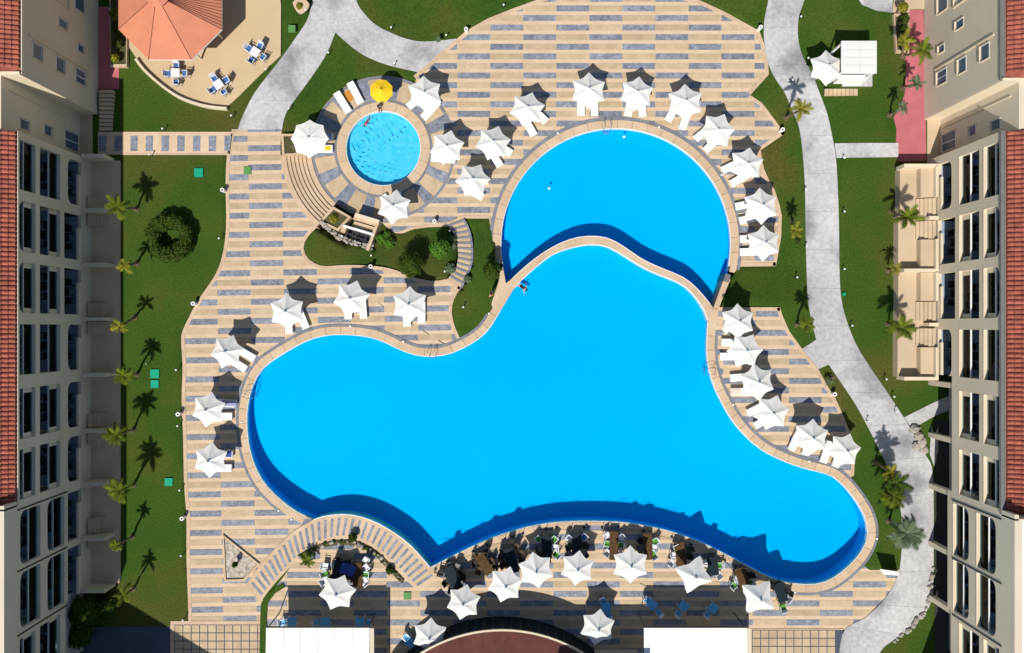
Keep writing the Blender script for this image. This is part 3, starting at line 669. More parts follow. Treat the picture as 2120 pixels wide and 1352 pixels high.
# ---------------------------------------------------------------- buildings
def building(s, x0p, label, bays, wing_bays, top_foot, y_top_end, y_main0, y_main1, rec_foot, patio):
    B = thing('hotel_building', G(x0p, 660), label, 'building'); X0 = (x0p-1060)/S
    def X(u): return X0 + s*u                      # u = metres into the building
    def Y(p): return (676-p)/S
    def bx(nm, m, u0, u1, p0, p1, z0, z1, par=B):
        return MB().box(X(u0), X(u1), Y(p0), Y(p1), z0, z1).build(nm, M[m], par)
    ZT = 9.0
    allb = bays + wing_bays
    prev = y_main0
    # piers: full height wall between bays
    for k, b in enumerate(allb):
        top = 10.3 if b['wing'] else ZT
        zb = b.get('zb', -0.1)
        bx('pier', 'wall', 0, 0.3, prev, b['y0'], zb, top)
        bx('party_wall', 'intwall', 0.3, 2.4, (prev+b['y0'])/2-2.5, (prev+b['y0'])/2+2.5, zb, top-0.3)
        prev = b['y1']
        zs = zb
        for fl, (z0, z1, zr, rnd, inset) in enumerate(b['op']):
            bx('spandrel', 'wall', 0, 0.3, b['y0'], b['y1'], zs, z0); zs = z1
            y0, y1 = Y(b['y0']), Y(b['y1'])
            if rnd:
                for sd_ in (0, 1):
                    for (za, zc) in ((z1, -1), (z0, 1)):
                        if zc == 1 and rnd < 2: continue
                        ye = y0 if sd_ == 0 else y1; dr = -1 if sd_ == 0 else 1
                        rz_, ry = (0.45, 0.75) if zc == -1 else (0.18, 0.2)
                        q = [(ye, za)] + [(ye - (-dr)*0 + dr*0 + (1 if dr<0 else -1)*0, za)]*0
                        for t in range(0, 7):
                            a = R(90*t/6)
                            q.append((ye + dr*ry*(1-math.cos(a)) , za + zc*rz_*(1-math.sin(a))))
                        # q sweeps from the side towards the head
                        m_ = MB(); f0 = [(X(0.0), yy, zz) for yy, zz in q]; f1 = [(X(0.3), yy, zz) for yy, zz in q]; n = len(q)
                        m_.add(f0+f1, [list(range(n)), list(range(n,2*n))[::-1]] + [(i,(i+1)%n,n+(i+1)%n,n+i) for i in range(n)])
                        m_.build('corner_fillet', M['wall'], B)
            # balcony
            zf = z0 - 0.28
            bx('balcony_floor', 'darkint', 0.3, 2.4, b['y0'], b['y1'], zf-0.12, zf)
            bx('balcony_ceiling', 'intwall', 0.3, 2.4, b['y0'], b['y1'], z1+0.02, z1+0.12)
            bx('back_wall', 'intwall', 2.4, 2.6, b['y0'], b['y1'], zf, z1)
            dz = min(2.0, z1-zf-0.1)
            wn = bx('patio_door', 'alu', 2.34, 2.4, b['y0']+18, b['y1']-18, zf, zf+dz)
            for q_ in range(2):
                ww = (b['y1']-b['y0']-36)/2
                bx('pane', 'dglass', 2.31, 2.34, b['y0']+18+ww*q_+1.2, b['y0']+18+ww*(q_+1)-1.2, zf+0.06, zf+dz-0.06, wn)
            if zr:
                ins = 9 if inset else 0
                if inset:
                    for a_, b_ in ((b['y0'], b['y0']+ins), (b['y1']-ins, b['y1'])):
                        bx('parapet_end', 'wall', 0.24, 0.34, a_, b_, z0, zr)
                bx('ledge', 'wall2' if s > 0 else 'wall', -0.03, 0.22, b['y0'], b['y1'], z0-0.02, z0+0.03)
                bx('glass_panel', 'glass', 0.27, 0.29, b['y0']+ins+0.5, b['y1']-ins-0.5, z0+0.02, zr-0.03)
                bx('handrail', 'white' if s > 0 else 'alu', 0.22, 0.33, b['y0']+ins*0, b['y1']-ins*0, zr-0.02, zr+0.04)
            elif patio:
                bx('low_parapet', 'wall2', 0.02, 0.22, b['y0']+26, b['y1'], z0, z0+0.35)
            # furniture
            ord_ = ['first','second','third','fourth','fifth','sixth','seventh','eighth','ninth'][k]
            flr = ['ground','middle','top'][b['lv'][fl]]
            side = 'west' if s < 0 else 'east'
            yc = (b['y0']+b['y1'])/2 + random.uniform(-8,8)
            base = 'on %s floor balcony, %s bay from north, %s building' % (flr, ord_, side)
            furn.append((X(1.1), Y(yc), zf, base, s))
        top = 10.3 if b['wing'] else ZT
        bx('spandrel', 'wall', 0, 0.3, b['y0'], b['y1'], zs, top)
    endy = prev+25
    bx('pier', 'wall', 0, 0.3, prev, endy, allb[-1].get('zb',-0.1), 10.3)
    # body behind
    bx('body', 'intwall', 2.62, 14, y_main0-2, endy, -0.1, ZT-0.05)
    bx('body', 'intwall', 2.62, 14, y_main1, endy, ZT-0.05, 10.0)
    bx('roof_slab', 'wall', 0.3, 2.62, y_main0, y_main1, ZT-0.2, ZT-0.02)
    bx('end_wall', 'wall2', 0.0, 2.62, y_main0-4, y_main0, -0.1, ZT-0.02)
    # wing parapet and flat gravel roof
    bx('wing_parapet', 'wall', 0.3, 0.55, y_main1, endy, 9.2, 10.3); bx('wing_parapet', 'wall2', 0.0, 14, y_main1-3, y_main1, 9.0, 10.3)
    bx('wing_roof', 'white', 0.55, 14, y_main1, endy, 9.9, 10.05)
    bx('gravel_layer', 'gravel', 0.85, 9, y_main1+20, endy, 10.05, 10.09)
    for yy in [y_main1-2+7] + [b['y1']+6 for b in wing_bays]:
        bx('downpipe', 'metal', -0.05, 0, yy, yy+2.4, 3.4, 9.0)
    # north block
    xt = (top_foot - x0p)*s/S
    TB = 9.3
    bx('north_block', 'wall', xt, xt+12, -60, y_top_end, -0.1, TB)
    bx('block_end_wall', 'wall2', xt+0.02, xt+12, y_top_end, y_top_end+2.5, -0.1, TB+0.15)
    # windows on the north block: (p0, p1, z0, z1)
    def window(p0, p1, z0, z1, u, double=False):
        f = bx('window', 'white', u-0.02, u+0.05, p0, p1, z0, z1); n = 2 if double else 1
        for q_ in range(n):
            w_ = (p1-p0)/n; bx('pane', 'dglass', u-0.03, u-0.02, p0+w_*q_+0.9, p0+w_*(q_+1)-0.9, z0+0.05, z1-0.05, f)
        bx('reveal', 'intwall', u-0.1, u, p0-1.4, p0, z0-0.05, z1+0.05); bx('reveal', 'wall2', u-0.1, u, p1, p1+1.4, z0-0.05, z1+0.05)
        bx('sill', 'wall2', u-0.14, u, p0-1.4, p1+1.4, z0-0.09, z0-0.04)
    for p0, p1, z0, z1 in ((118,132,2.1,2.8),(92,108,4.3,5.2),(55,72,7.2,8.2),(168,195,1.9,3.1),(168,195,4.6,5.5),(168,195,7.2,8.1)): window(p0, p1, z0, z1, xt, z1-z0>0.95 and p0>150)
    window(-30, 52, 2.0, 3.2, xt, True); window(-30, 20, 4.3, 5.2, xt, True)
    bx('wall_panel', 'wall2', xt-0.12, xt, -60, 62, 4.0, 4.08); bx('wall_panel', 'wall2', xt-0.12, xt, 60, 62.5, 4.0, 6.2); bx('wall_panel', 'metal', xt-0.12, xt, -60, 62, 6.2, 6.28)
    bx('string_course', 'wall2', xt-0.1, xt, 158, 161, 1.6, 8.6)
    # recess
    xr = (rec_foot - x0p)*s/S
    bx('recess_wall', 'wall', xr, xr+8, y_top_end+2.5, y_main0-4, -0.1, 9.2)
    for p0, p1, z0, z1 in ((283,318,0.35,2.1),(290,309,3.8,4.6),(298,316,6.4,7.3)): window(p0, p1, z0, z1, xr, p1-p0>25)
    bx('string_course', 'wall2', xr-0.08, xr, y_top_end+20, y_top_end+22, 0.4, 8.4)
    # tiled roofs
    bx('recess_floor', 'terr', 0.0 if xr > 0.1 else 0.0, xr, y_top_end+2.5, y_main0-4, -0.1, 0.06)
    def tiles(p0, p1, u0, z0, ncol, nvis):
        rf = bx('roof', 'roof', u0, u0+0.02, p0, p1, z0-0.12, z0-0.1)
        sl = 0.26; L = 0.44; W = 8.45/S
        def tile(bm, cu, cy, cz):
            n = 5; o_ = len(bm.v)
            for uu, dz in ((0, 0.07),(L+0.03, 0.0)):
                for k in range(n):
                    a = math.pi*k/(n-1); yy = cy - W*0.46 + W*0.92*k/(n-1)
                    bm.v.append((X(cu+uu), yy, cz + uu*sl + dz + 0.11*math.sin(a)))
            for k in range(n-1): bm.f.append([o_+k, o_+k+1, o_+n+k+1, o_+n+k][::(1 if s<0 else -1)])
            bm.f.append([o_+k for k in range(n)])
        one = MB(); tile(one, u0, 0, z0); me = one.mesh('roof_tile', M['roof'], False, Vector((X(u0),0,z0)))
        rest = MB(); nrow = int((p1-p0)/8.45); cnt = 0
        for c in range(ncol):
            for r_ in range(nrow):
                cy = Y(p0+8.45*(r_+0.5)); cu = u0+c*L; cz = z0+c*L*sl
                if c < nvis and cnt < 290:
                    link('roof_tile', me, B, Vector((X(cu), cy+0.012*math.sin(r_*1.7+c), cz)) - B.location); cnt += 1
                else: tile(rest, cu, cy, cz)
        if rest.v:
            o = rest.build('far_roof_tiles', M['roof'], B); o['kind'] = 'stuff'
        MB().add([(X(u0-0.02),Y(p0),z0-0.03),(X(u0-0.02),Y(p1),z0-0.03),(X(u0+ncol*L),Y(p1),z0-0.03+ncol*L*sl),(X(u0+ncol*L),Y(p0),z0-0.03+ncol*L*sl)], [(0,1,2,3)]).build('roof_deck', M['roof'], B)
    tiles(y_main0-4, y_main1-2, 0.02 if s<0 else 0.3, ZT+0.05, 22, 3)
    tiles(-60, y_top_end-2, xt+0.05 if s<0 else xt+0.3, TB+0.05, 22, 5)
    bx('gutter', 'gutter' if s > 0 else 'wall', -0.08, 0.0 if s<0 else 0.28, y_main0-4, y_main1-3, ZT-0.1, ZT+0.03)
    bx('gutter', 'gutter' if s > 0 else 'wall', xt-0.08, xt+(0.0 if s<0 else 0.28), -60, y_top_end, TB-0.1, TB+0.03)
    bx('roof_verge', 'wall2', xt, xt+12, y_top_end-2, y_top_end, TB, TB+0.22)
    return B, bx, X, Y
furn = []
def bay(y0, y1, kind, wing=False, zb=-0.1):
    if kind == 'A': op = [(1.55,3.3,0,1,0),(4.25,6.6,5.25,0,0),(7.1,8.75,8.05,0,0)]       # rounded ground opening
    if kind == 'B': op = [(1.55,3.75,0,0,0),(4.25,6.6,5.25,0,1),(7.1,8.8,8.05,1,1)]      # rounded top opening
    if kind == 'C': op = [(1.55,3.3,0,1,0),(4.25,6.6,5.25,0,1),(7.1,8.75,8.05,0,1)]
    if kind == 'D': op = [(4.25,6.6,5.25,0,1),(7.1,8.75,8.05,0,1)]
    if kind == 'W': op = [(1.55,3.3,0,0,0),(3.75,5.75,4.75,2,0),(6.55,8.7,7.5,2,0)]
    if kind == 'V': op = [(3.5,5.4,4.4,2,0),(6.3,8.4,7.3,2,0)]
    lv = [1,2] if kind in 'DV' else [0,1,2]
    return dict(y0=y0, y1=y1, op=op, wing=wing, zb=zb, lv=lv)
LB, lbx, LX, LY = building(-1, 192, 'long three storey cream hotel wing with arched balconies on the left edge',
    [bay(346,434,'A'), bay(453,543,'B'), bay(562,652,'B'), bay(672,762,'A'), bay(786,876,'C'), bay(894,983,'C')],
    [bay(1003,1099,'W',True), bay(1112,1212,'W',True), bay(1228,1330,'D',True,3.6)], 204, 235, 337, 992, 167, True)
RB, rbx, RX, RY = building(1, 1919, 'long three storey cream hotel wing with arched balconies on the right edge',
    [bay(350,443,'A'), bay(463,552,'B'), bay(570,661,'B'), bay(682,773,'A'), bay(800,889,'D',False,3.35), bay(912,998,'D',False,3.35)],
    [bay(1020,1120,'V',True,2.8), bay(1130,1230,'V',True,2.8), bay(1245,1345,'D',True,3.2)], 1913, 246, 337, 1008, 1946, True)
rbx('undercroft_wall', 'intwall', 1.9, 2.1, 790, 1345, -0.1, 3.3)
for yy in (792, 900, 1005, 1124, 1236):
    rbx('column', 'wall', 0.1, 0.6, yy-5, yy+5, -0.1, 3.36)
lbx('undercroft_wall', 'intwall', 0.8, 1.0, 1213, 1345, -0.1, 3.6)
# unseen blocks added just outside the picture to cast shade into its lower corners
MB().prism([G(*p, 0) for p in ((-200,1330),(60,1352),(370,1539),(200,1760),(-200,1760))], [G(*p, 10) for p in ((-200,1330),(60,1352),(370,1539),(200,1760),(-200,1760))]).build('south_shade_block', M['wall'], LB)
MB().prism([G(*p, 0) for p in ((1872,1452),(2250,1452),(2250,1700),(1872,1700))], [G(*p, 10) for p in ((1872,1452),(2250,1452),(2250,1700),(1872,1700))]).build('south_shade_block', M['wall'], RB)

# terraces in front of the ground floor
def terrace(s, bx, B, xo, parts, stairs, z, plate, m='terr'):
    for y0, y1, u in plate:
        bx('terrace_slab', m, -u, -0.0, y0, y1, -0.1, z)
    for y, u, h in parts: bx('partition_wall', 'wall2', -u, -0.02, y-3.5, y+3.5, z-0.3, z+h); 
    for y0, y1 in stairs:
        for k in range(5):
            bx('terrace_step', m, -(1.45-0.27*k), -(1.45-0.27*(k+1)), y0, y1, z-0.05, z+0.13*(k+1))
        
terrace(-1, lbx, LB, 0, [(332,1.9,1.4),(441,2.05,1.4),(551,2.05,1.4),(661,2.05,1.4),(774,2.05,1.4),(887,2.05,1.4),(994,2.05,1.4),(1104,2.05,1.4),(1209,2.0,1.4)],
        [(410,436),(445,470),(628,656),(666,692),(854,882),(892,918),(1068,1099),(1109,1130)], 0.25, [(334,1205,2.42)])
terrace(1, rbx, RB, 0, [(352,2.9,0.9),(457,0.8,0.9),(563,2.9,0.9),(672,0.8,0.9),(781,2.9,0.9)], [(416,452),(462,498),(626,664),(680,716)], 0.75, [(354,450,2.75),(450,560,2.9),(560,668,2.9),(668,779,2.95)])
for y0, y1 in ((354,414),(500,560),(567,624),(718,778)):
    rbx('raised_floor', 'terr', -1.35, -0.0, y0, y1, 0.74, 1.35)
    rbx('retaining_wall', 'wall2', -0.3, -0.08, y0, y1, 1.35, 1.75)

# furniture on the balconies
def chair_local(seat, back, leg, w_=0.5, simple=True):
    r_ = empty('chair', (0,0,0))
    link('seat', MB().box(-w_/2,w_/2,-w_/2,w_/2,0.40,0.47).mesh('seat', seat), r_)
    link('backrest', MB().add([(-w_/2,-w_/2,0.47),(w_/2,-w_/2,0.47),(w_/2,-w_/2-0.08,0.88),(-w_/2,-w_/2-0.08,0.88),(-w_/2,-w_/2+0.05,0.47),(w_/2,-w_/2+0.05,0.47),(w_/2,-w_/2-0.03,0.88),(-w_/2,-w_/2-0.03,0.88)],[(0,1,2,3),(7,6,5,4),(3,2,6,7),(0,3,7,4),(2,1,5,6)]).mesh('backrest', back), r_)
    lm = MB().box(-0.02,0.02,-0.02,0.02,0,0.40).mesh('leg', leg)
    for a in (-1,1):
        for b in (-1,1): link('leg', lm, r_, (a*(w_/2-0.04), b*(w_/2-0.04), 0))
    for a in (-1,1):
        link('armrest', MB().box(a*(w_/2-0.03),a*(w_/2+0.02),-w_/2,w_/2-0.05,0.62,0.66).mesh('armrest', leg), r_)
    return r_
protos = {}
def chair(kind, loc, rz, label, group):
    spec = dict(dark=('rattan','rattan','rattan'), white=('wchair','wchair','alu'), green=('green','wchair','alu'), olive=('dgreen','rattan','rattan'),
                brown=('brown','brown','rattan'), blue=('navy','wchair','wchair'), cafe=('blueplastic','wchair','alu'), grey=('cushion','rattan','rattan'))[kind]
    if kind not in protos:
        o = protos[kind] = chair_local(*[M[k] for k in spec])
        o.name = 'chair'
    else: o = copy_tree(protos[kind])
    o.location = loc; o.rotation_euler = (0,0,rz); tag(o, label, 'chair', group); return o
tprotos = {}
def table(kind, L, W, loc, rz, label, group, name='table'):
    key = (kind, L, W)
    if key not in tprotos:
        o = empty(name, (0,0,0)); m = M[kind]
        link('tabletop', MB().box(-L/2,L/2,-W/2,W/2,0.71,0.75).mesh('tabletop', m), o)
        lm = MB().box(-0.03,0.03,-0.03,0.03,0,0.71).mesh('leg', M['metal'] if kind not in ('blueplastic','wchair') else M['wchair'])
        for a in (-1,1):
            for b in (-1,1): link('leg', lm, o, (a*(L/2-0.06), b*(W/2-0.06), 0))
        tprotos[key] = o
    else: o = copy_tree(tprotos[key])
    o.location = loc; o.rotation_euler = (0,0,rz); tag(o, label, 'table', group); return o
for x, y, z, base, s in furn:
    table('rattan', 0.7, 0.7, (x, y, z), 0, 'small dark table ' + base, 'tables on the hotel balconies', 'balcony_table')
    for d, nm in ((0.75,'north'), (-0.75,'south')):
        chair('dark', (x-s*0.1, y+d, z), 0 if d < 0 else math.pi, 'dark %s chair ' % nm + base, 'chairs on the hotel balconies')

# ---------------------------------------------------------------- parasols
def hex_canopy(R0, n, zc, ztip, val, m, name='canopy', zval=None):
    b = MB(); zval = ztip + 0.07 if zval is None else zval; NR, NA = 6, 8
    b.v.append((0,0,zc))
    for i in range(1, NR+1):
        t = i/NR
        for k in range(n*NA):
            a = 2*math.pi*k/(n*NA); ph = (k % NA)/NA; e = abs(2*ph-1)      # 1 at the tips, 0 between
            rad = R0*(val + (1-val)*(e**1.9))
            zr = zval + (ztip-zval)*e**1.2
            sag = -0.05*math.sin(math.pi*t)*(1-e)
            z = zc + (zr-zc)*(t**0.92) + sag
            b.v.append((t*rad*math.cos(a), t*rad*math.sin(a), z))
    N = n*NA
    for k in range(N): b.f.append([0, 1+k, 1+(k+1)%N])
    for i in range(NR-1):
        for k in range(N):
            p = 1+i*N+k; q = 1+i*N+(k+1)%N; b.f.append([p, p+N, q+N, q])
    return b.mesh(name, m)
def make_parasol(R0=1.56, n=6, m='fabric', hgt=2.72, drop=0.66, val=0.73, name='parasol'):
    r_ = empty(name, (0,0,0))
    link('canopy', hex_canopy(R0, n, hgt, hgt-drop, val, M[m]), r_)
    link('pole', MB().tube([(0,0,0.05),(0,0,hgt+0.06)], 0.03, 8).mesh('pole', M['metal']), r_)
    link('finial', MB().lathe([(0.10,0),(0.11,0.04),(0.05,0.12),(0.02,0.15)], 10, (0,0,hgt-0.01)).mesh('finial', M['alu'] if m=='fabric' else M['yellow']), r_)
    link('base', MB().lathe([(0.32,0),(0.32,0.06),(0.06,0.1)], 16).mesh('base', M['cushion']), r_)
    for k in range(n):
        a = 2*math.pi*k/n
        link('rib', MB().tube([(0,0,hgt-0.06),(R0*0.97*math.cos(a), R0*0.97*math.sin(a), hgt-drop-0.03)], 0.012, 4).mesh('rib', M['metal']), r_)
    return r_
PG = 'white star shaped parasols round the pools'
par = [ # pixel of the finial, level, rotation, tips scale, label
 (1090.6,223,LOW,14,'at the north-west of the round pool, with two loungers'),
 (1221,184,LOW,28,'due north of the round pool, left of the pool ladder'),
 (1321,190,LOW,20,'north of the round pool, right of the pool ladder'),
 (1424,208,LOW,30,'north-east of the round pool, fourth along the arc'),
 (1490,265,LOW,5,'north-east of the round pool, fifth along the arc'),
 (1549,338,LOW,18,'east of the round pool, below the pointed deck corner'),
 (1580,424,LOW,32,'east of the round pool, middle of three'),
 (1584,500,LOW,30,'east of the round pool, nearest the square deck end'),
 (1018.6,293.5,LOW,12,'between the kids pool and round pool, furthest right'),
 (924,300,LOW,16,'touching the right rim of the kids pool terrace'),
 (977,372,LOW,4,'between the two round pools, the lowest one there'),
 (876,188,LOW,34,'over the pair of loungers north-east of the kids pool'),
 (816,427,LOW,22,'directly south of the kids pool beside the fountain'),
 (589.7,645.4,0,33,'north-west of the main pool, left of three in a row'),
 (464,730,0,10,'beside the left lobe of the main pool, nearest its top'),
 (427,849.5,0,20,'left of the main pool, second up from the bottom'),
 (429,955,0,26,'left of the main pool, the lowest one'),
 (725.7,617.4,0,12,'north-west of the main pool, middle of three in a row'),
 (848,631,0,30,'north-west of the main pool, right of three in a row'),
 (1532,664,0,30,'at the top of the east deck beside the lawn'),
 (1547,725.6,0,2,'second from the top on the east deck'),
 (1570.5,794,0,38,'third from the top on the east deck'),
 (1605,854,0,12,'fourth from the top on the east deck'),
 (1688,908.5,0,22,'fifth on the east deck, left of the last pair'),
 (1753,935,0,8,'last on the east deck, touching the lawn edge'),
 (694.7,1232,0,8,'over the dining tables inside the curved walkway'),
 (960,1254,0,18,'at the left end of the dining row, above the domed roof'),
 (1044.8,1214.4,0,14,'second from left in the dining row'),
 (1108,1185,0,40,'third from left in the dining row'),
 (1198,1181,0,22,'fourth from left in the dining row'),
 (1309.5,1175.5,0,30,'fifth from left in the dining row'),
 (886.5,1322,0,26,'half folded, left of the domed roof'),
 (1238,1306,0,20,'right of the domed roof, partly in shade'),
 (1715,135.5,T(1715,135),30,'standing on the lawn against the white kiosk'),
]
PP = None
for px, py, lv, rot, d in par:
    if PP is None: PP = make_parasol(); o = PP
    else: o = copy_tree(PP)
    hh = lv + 2.72; loc = P(px, py, hh); loc.z = lv + 0.02
    o.location = loc; o.rotation_euler = (R(random.uniform(-2.5,2.5)),R(random.uniform(-2.5,2.5)),R(rot)); q_ = random.uniform(0.95,1.03); o.scale = (q_*random.uniform(0.97,1.03),q_,1)
    tag(o, 'white star parasol ' + d, 'parasol', PG)
for px, py, rot, d in ((1441,1196,71,'four pointed white parasol over the brown tables right of the dining row'),(1576,1243,54,'four pointed white parasol at the right end by the pool lobe')):
    o = make_parasol(1.66, 4, 'fabric', 2.72, 0.75, 0.60); loc = P(px, py, 2.72); loc.z = 0.02; o.location = loc; o.rotation_euler = (0,0,R(rot))
    tag(o, d, 'parasol')
o = make_parasol(1.62, 8, 'fabric', 2.6, 0.5, 0.86, 'parasol'); loc = P(637.7,284,LOW+2.6); loc.z = LOW; o.location = loc
tag(o, 'cream eight sided parasol next to the planter at the kids pool', 'parasol')
o = make_parasol(1.0, 8, 'yellow', 2.3, 0.4, 0.92, 'parasol'); loc = P(788,185,LOW+2.3); loc.z = LOW; o.location = loc; o.rotation_euler = (0,0,R(22))
tag(o, 'bright yellow octagonal parasol on the north rim of the kids pool', 'parasol')

# ---------------------------------------------------------------- sun loungers
def make_lounger():
    r_ = empty('sun_lounger', (0,0,0))      # x axis from foot (0) to head (1.95)
    link('frame', MB().box(0,1.95,-0.33,0.33,0.24,0.30).mesh('frame', M['white']), r_)
    link('mattress', MB().box(0.02,1.30,-0.31,0.31,0.30,0.38).mesh('mattress', M['mattress']), r_)
    link('backrest', MB().add([(1.32,-0.31,0.30),(1.32,0.31,0.30),(1.95,0.31,0.50),(1.95,-0.31,0.50),(1.30,-0.31,0.38),(1.30,0.31,0.38),(1.93,0.31,0.58),(1.93,-0.31,0.58)],
        [(0,1,2,3),(7,6,5,4),(0,4,5,1),(1,5,6,2),(2,6,7,3),(3,7,4,0)]).mesh('backrest', M['mattress']), r_)
    lm = MB().box(-0.03,0.03,-0.03,0.03,0,0.24).mesh('leg', M['white'])
    for a in (0.15,1.8):
        for b in (-0.28,0.28): link('leg', lm, r_, (a,b,0))
    return r_
LG = 'white sun loungers round the pools'
lo_ = [ (1131,252,-135,LOW,'right one of the pair'),(1105,279,-120,LOW,'left one of the pair','north-west of the round pool'),
 (1202,239,-90,LOW,'left',),(1231,240,-90,LOW,'right')]
pairs = [ ('north-west of the round pool', LOW, [(1131,252,-135),(1106,280,-120)]),
 ('left of the round pool ladder', LOW, [(1203,239,-90),(1231,240,-90)]),
 ('right of the round pool ladder', LOW, [(1300,240,-80),(1331,241,-95)]),
 ('fourth along the round pool arc', LOW, [(1382,250,-60),(1412,267,-70)]),
 ('fifth along the round pool arc', LOW, [(1440,288,-40),(1460,312,-45)]),
 ('on the slim strip east of the round pool', LOW, [(1495,353,-26),(1513,381,-30)]),
 ('middle of three right of the round pool', LOW, [(1523,428,-12),(1531,457,-10)]),
 ('nearest the square deck end', LOW, [(1532,495,-2),(1532,522,-2)]),
 ('between kids pool and round pool', LOW, [(1059,318,-148),(1036,344,-122)]),
 ('on the kids pool right rim', LOW, [(892,326,5),(934,337,-75)]),
 ('lowest between the two round pools', LOW, [(1013,374,190),(1000,409,-150)]),
 ('north-east of the kids pool', LOW, [(845,222,-42),(876,245,-48)]),
 ('beside the fountain', LOW, [(792,404,55),(822,396,85)]),
 ('of the cream eight sided parasol', LOW, [(690,284,182),(689,308,180)]),
 ('left of three in a row', 0, [(599,691,-95),(634,680,-112)]),
 ('by the top of the left pool lobe', 0, [(527,743,-150),(509,765,-147)]),
 ('second lowest on the left deck', 0, [(487,836,184),(481,862,180)]),
 ('lowest on the left deck', 0, [(482,940,180),(480,969,180)]),
 ('middle of three in a row', 0, [(721,661,-90),(753,660,-95)]),
 ('right of three in a row', 0, [(843,676,-92),(873,669,-90)]),
 ('at the top of the east deck', 0, [(1499,653,0),(1500,684,0)]),
 ('second on the east deck', 0, [(1494,709,0),(1491,738,0)]),
 ('third on the east deck', 0, [(1512,783,-5),(1513,811,0)]),
 ('fourth on the east deck', 0, [(1548,856,-27),(1563,882,-30)]),
 ('fifth on the east deck', 0, [(1638,932,-66),(1667,943,-76)]),
 ('last on the east deck', 0, [(1704,958,-72),(1729,967,-72)]) ]
LP = None
def put_lounger(px, py, ang, lv, label, group=LG):
    global LP
    if LP is None: LP = make_lounger(); o = LP
    else: o = copy_tree(LP)
    loc = P(px, py, lv+0.35); loc.z = lv+0.02; o.location = loc; o.rotation_euler = (0,0,R(-ang)); tag(o, label, 'sun lounger', group); return o
for d, lv, ps in pairs:
    for k, (px, py, a) in enumerate(ps):
        w_ = ('upper' if ps[0][1] <= ps[1][1] else 'lower', 'lower' if ps[0][1] <= ps[1][1] else 'upper')[k]
        if abs(ps[0][1]-ps[1][1]) < 10: w_ = ('left', 'right')[k]
        put_lounger(px, py, a, lv, '%s white lounger under the parasol %s' % (w_, d) if 'parasol' not in d else 'white sun lounger, %s of the two beside the cream eight sided parasol' % w_)
put_lounger(747,213,-118,LOW,'right of two bare white loungers north-west of the kids pool')
put_lounger(722,232,-122,LOW,'left of two bare white loungers north-west of the kids pool')
def towel(px, py, ang, lv, m, label, L=0.9, W=0.5, zz=0.385, cat='towel'):
    t = P(px, py, lv+zz); b = MB(); a = R(-ang); ux = (math.cos(a), math.sin(a))
    b.obox((0,0), ux, L/2, W/2, 0, 0.03); b.v = [(x+0.02*math.sin(y*9), y+0.015*math.sin(x*11), z) for x,y,z in b.v]
    o = link('towel', b.mesh('towel', M[m]), None, (t.x, t.y, lv+zz+0.02)); tag(o, label, cat)
towel(474,835,184,0,'lilac','lilac towel over the upper lounger of the second lowest left pair', 1.3)
towel(470,940,180,0,'bluetowel','dark blue towel on the upper lounger at the lower left', 0.8)
towel(1524,811,0,0,'pinktowel','pale pink towel over the foot of an east deck lounger', 0.85)
towel(721,200,-122,LOW,'orange','orange towel lying on the paving between two bare white loungers', 0.9, 0.7, 0.06)
towel(679,307,180,LOW,'yellow','yellow towel crumpled on a lounger beside the eight sided parasol', 0.55, 0.35)
towel(680,282,182,LOW,'lilac','grey lilac towel on a lounger beside the eight sided parasol', 0.5, 0.5)

# ---------------------------------------------------------------- dining area
def dining(px, py, ang, L, W, kind, chairs, place, lv=0):
    loc = P(px, py, 0.75); loc.z = 0.02
    table(kind, L, W, loc, R(-ang), '%s rectangular dining table %s' % ({'tealt':'dark teal','woodt':'dark brown','goldt':'honey coloured','navy':'navy'}[kind], place), 'dining tables by the pool edge', 'dining_table')
    cnt = {}
    for k, (cx, cy, ck) in enumerate(chairs):
        p = P(cx, cy, 0.6); p.z = 0.02; d = loc - p
        horiz = 'left' if cx < px-4 else ('right' if cx > px+4 else 'end'); vert = 'upper' if cy < py-9 else ('lower' if cy > py+9 else 'middle')
        dirx = R(-ang)
        rz = math.atan2(d.y, d.x) - math.pi/2
        # snap to face the table side
        key = (vert, horiz); n_ = cnt.get(key, 0); cnt[key] = n_+1
        extra = '' if n_ == 0 else ', second'
        chair(ck, p, rz, '%s %s %s%s chair, table %s' % (dict(dark='rattan',white='white',green='green',olive='olive',brown='brown',grey='grey',blue='blue',cafe='blue')[ck], vert, horiz, extra, place), 'dining chairs by the pool edge')
dining(938,1197,62,2.1,0.9,'tealt',[(913,1188,'dark'),(924,1206,'dark'),(934,1220,'dark'),(947,1172,'grey'),(952,1184,'dark'),(957,1196,'dark'),(930,1170,'grey')],'nearest the walkway end')
dining(1003,1168,58,1.9,0.85,'woodt',[(984,1153,'brown'),(984,1168,'dark'),(992,1182,'brown'),(1003,1150,'brown'),(1016,1162,'brown'),(1024,1174,'dark'),(1008,1138,'dark')],'second from the walkway')
dining(1058,1160,75,2.2,0.95,'tealt',[(1042,1140,'dark'),(1038,1155,'brown'),(1042,1170,'dark'),(1070,1132,'brown'),(1078,1146,'brown'),(1080,1160,'dark'),(1058,1120,'dark')],'third from the walkway')
dining(1132,1133,88,1.9,0.85,'tealt',[(1115,1116,'green'),(1117,1137,'grey'),(1118,1152,'olive'),(1147,1117,'green'),(1149,1134,'white'),(1152,1149,'green'),(1134,1156,'brown')],'fourth from the walkway')
dining(1194,1129,90,2.0,0.78,'tealt',[(1178,1115,'white'),(1178,1133,'olive'),(1178,1147,'grey'),(1209,1112,'blue'),(1210,1130,'olive'),(1210,1147,'grey')],'fifth from the walkway')
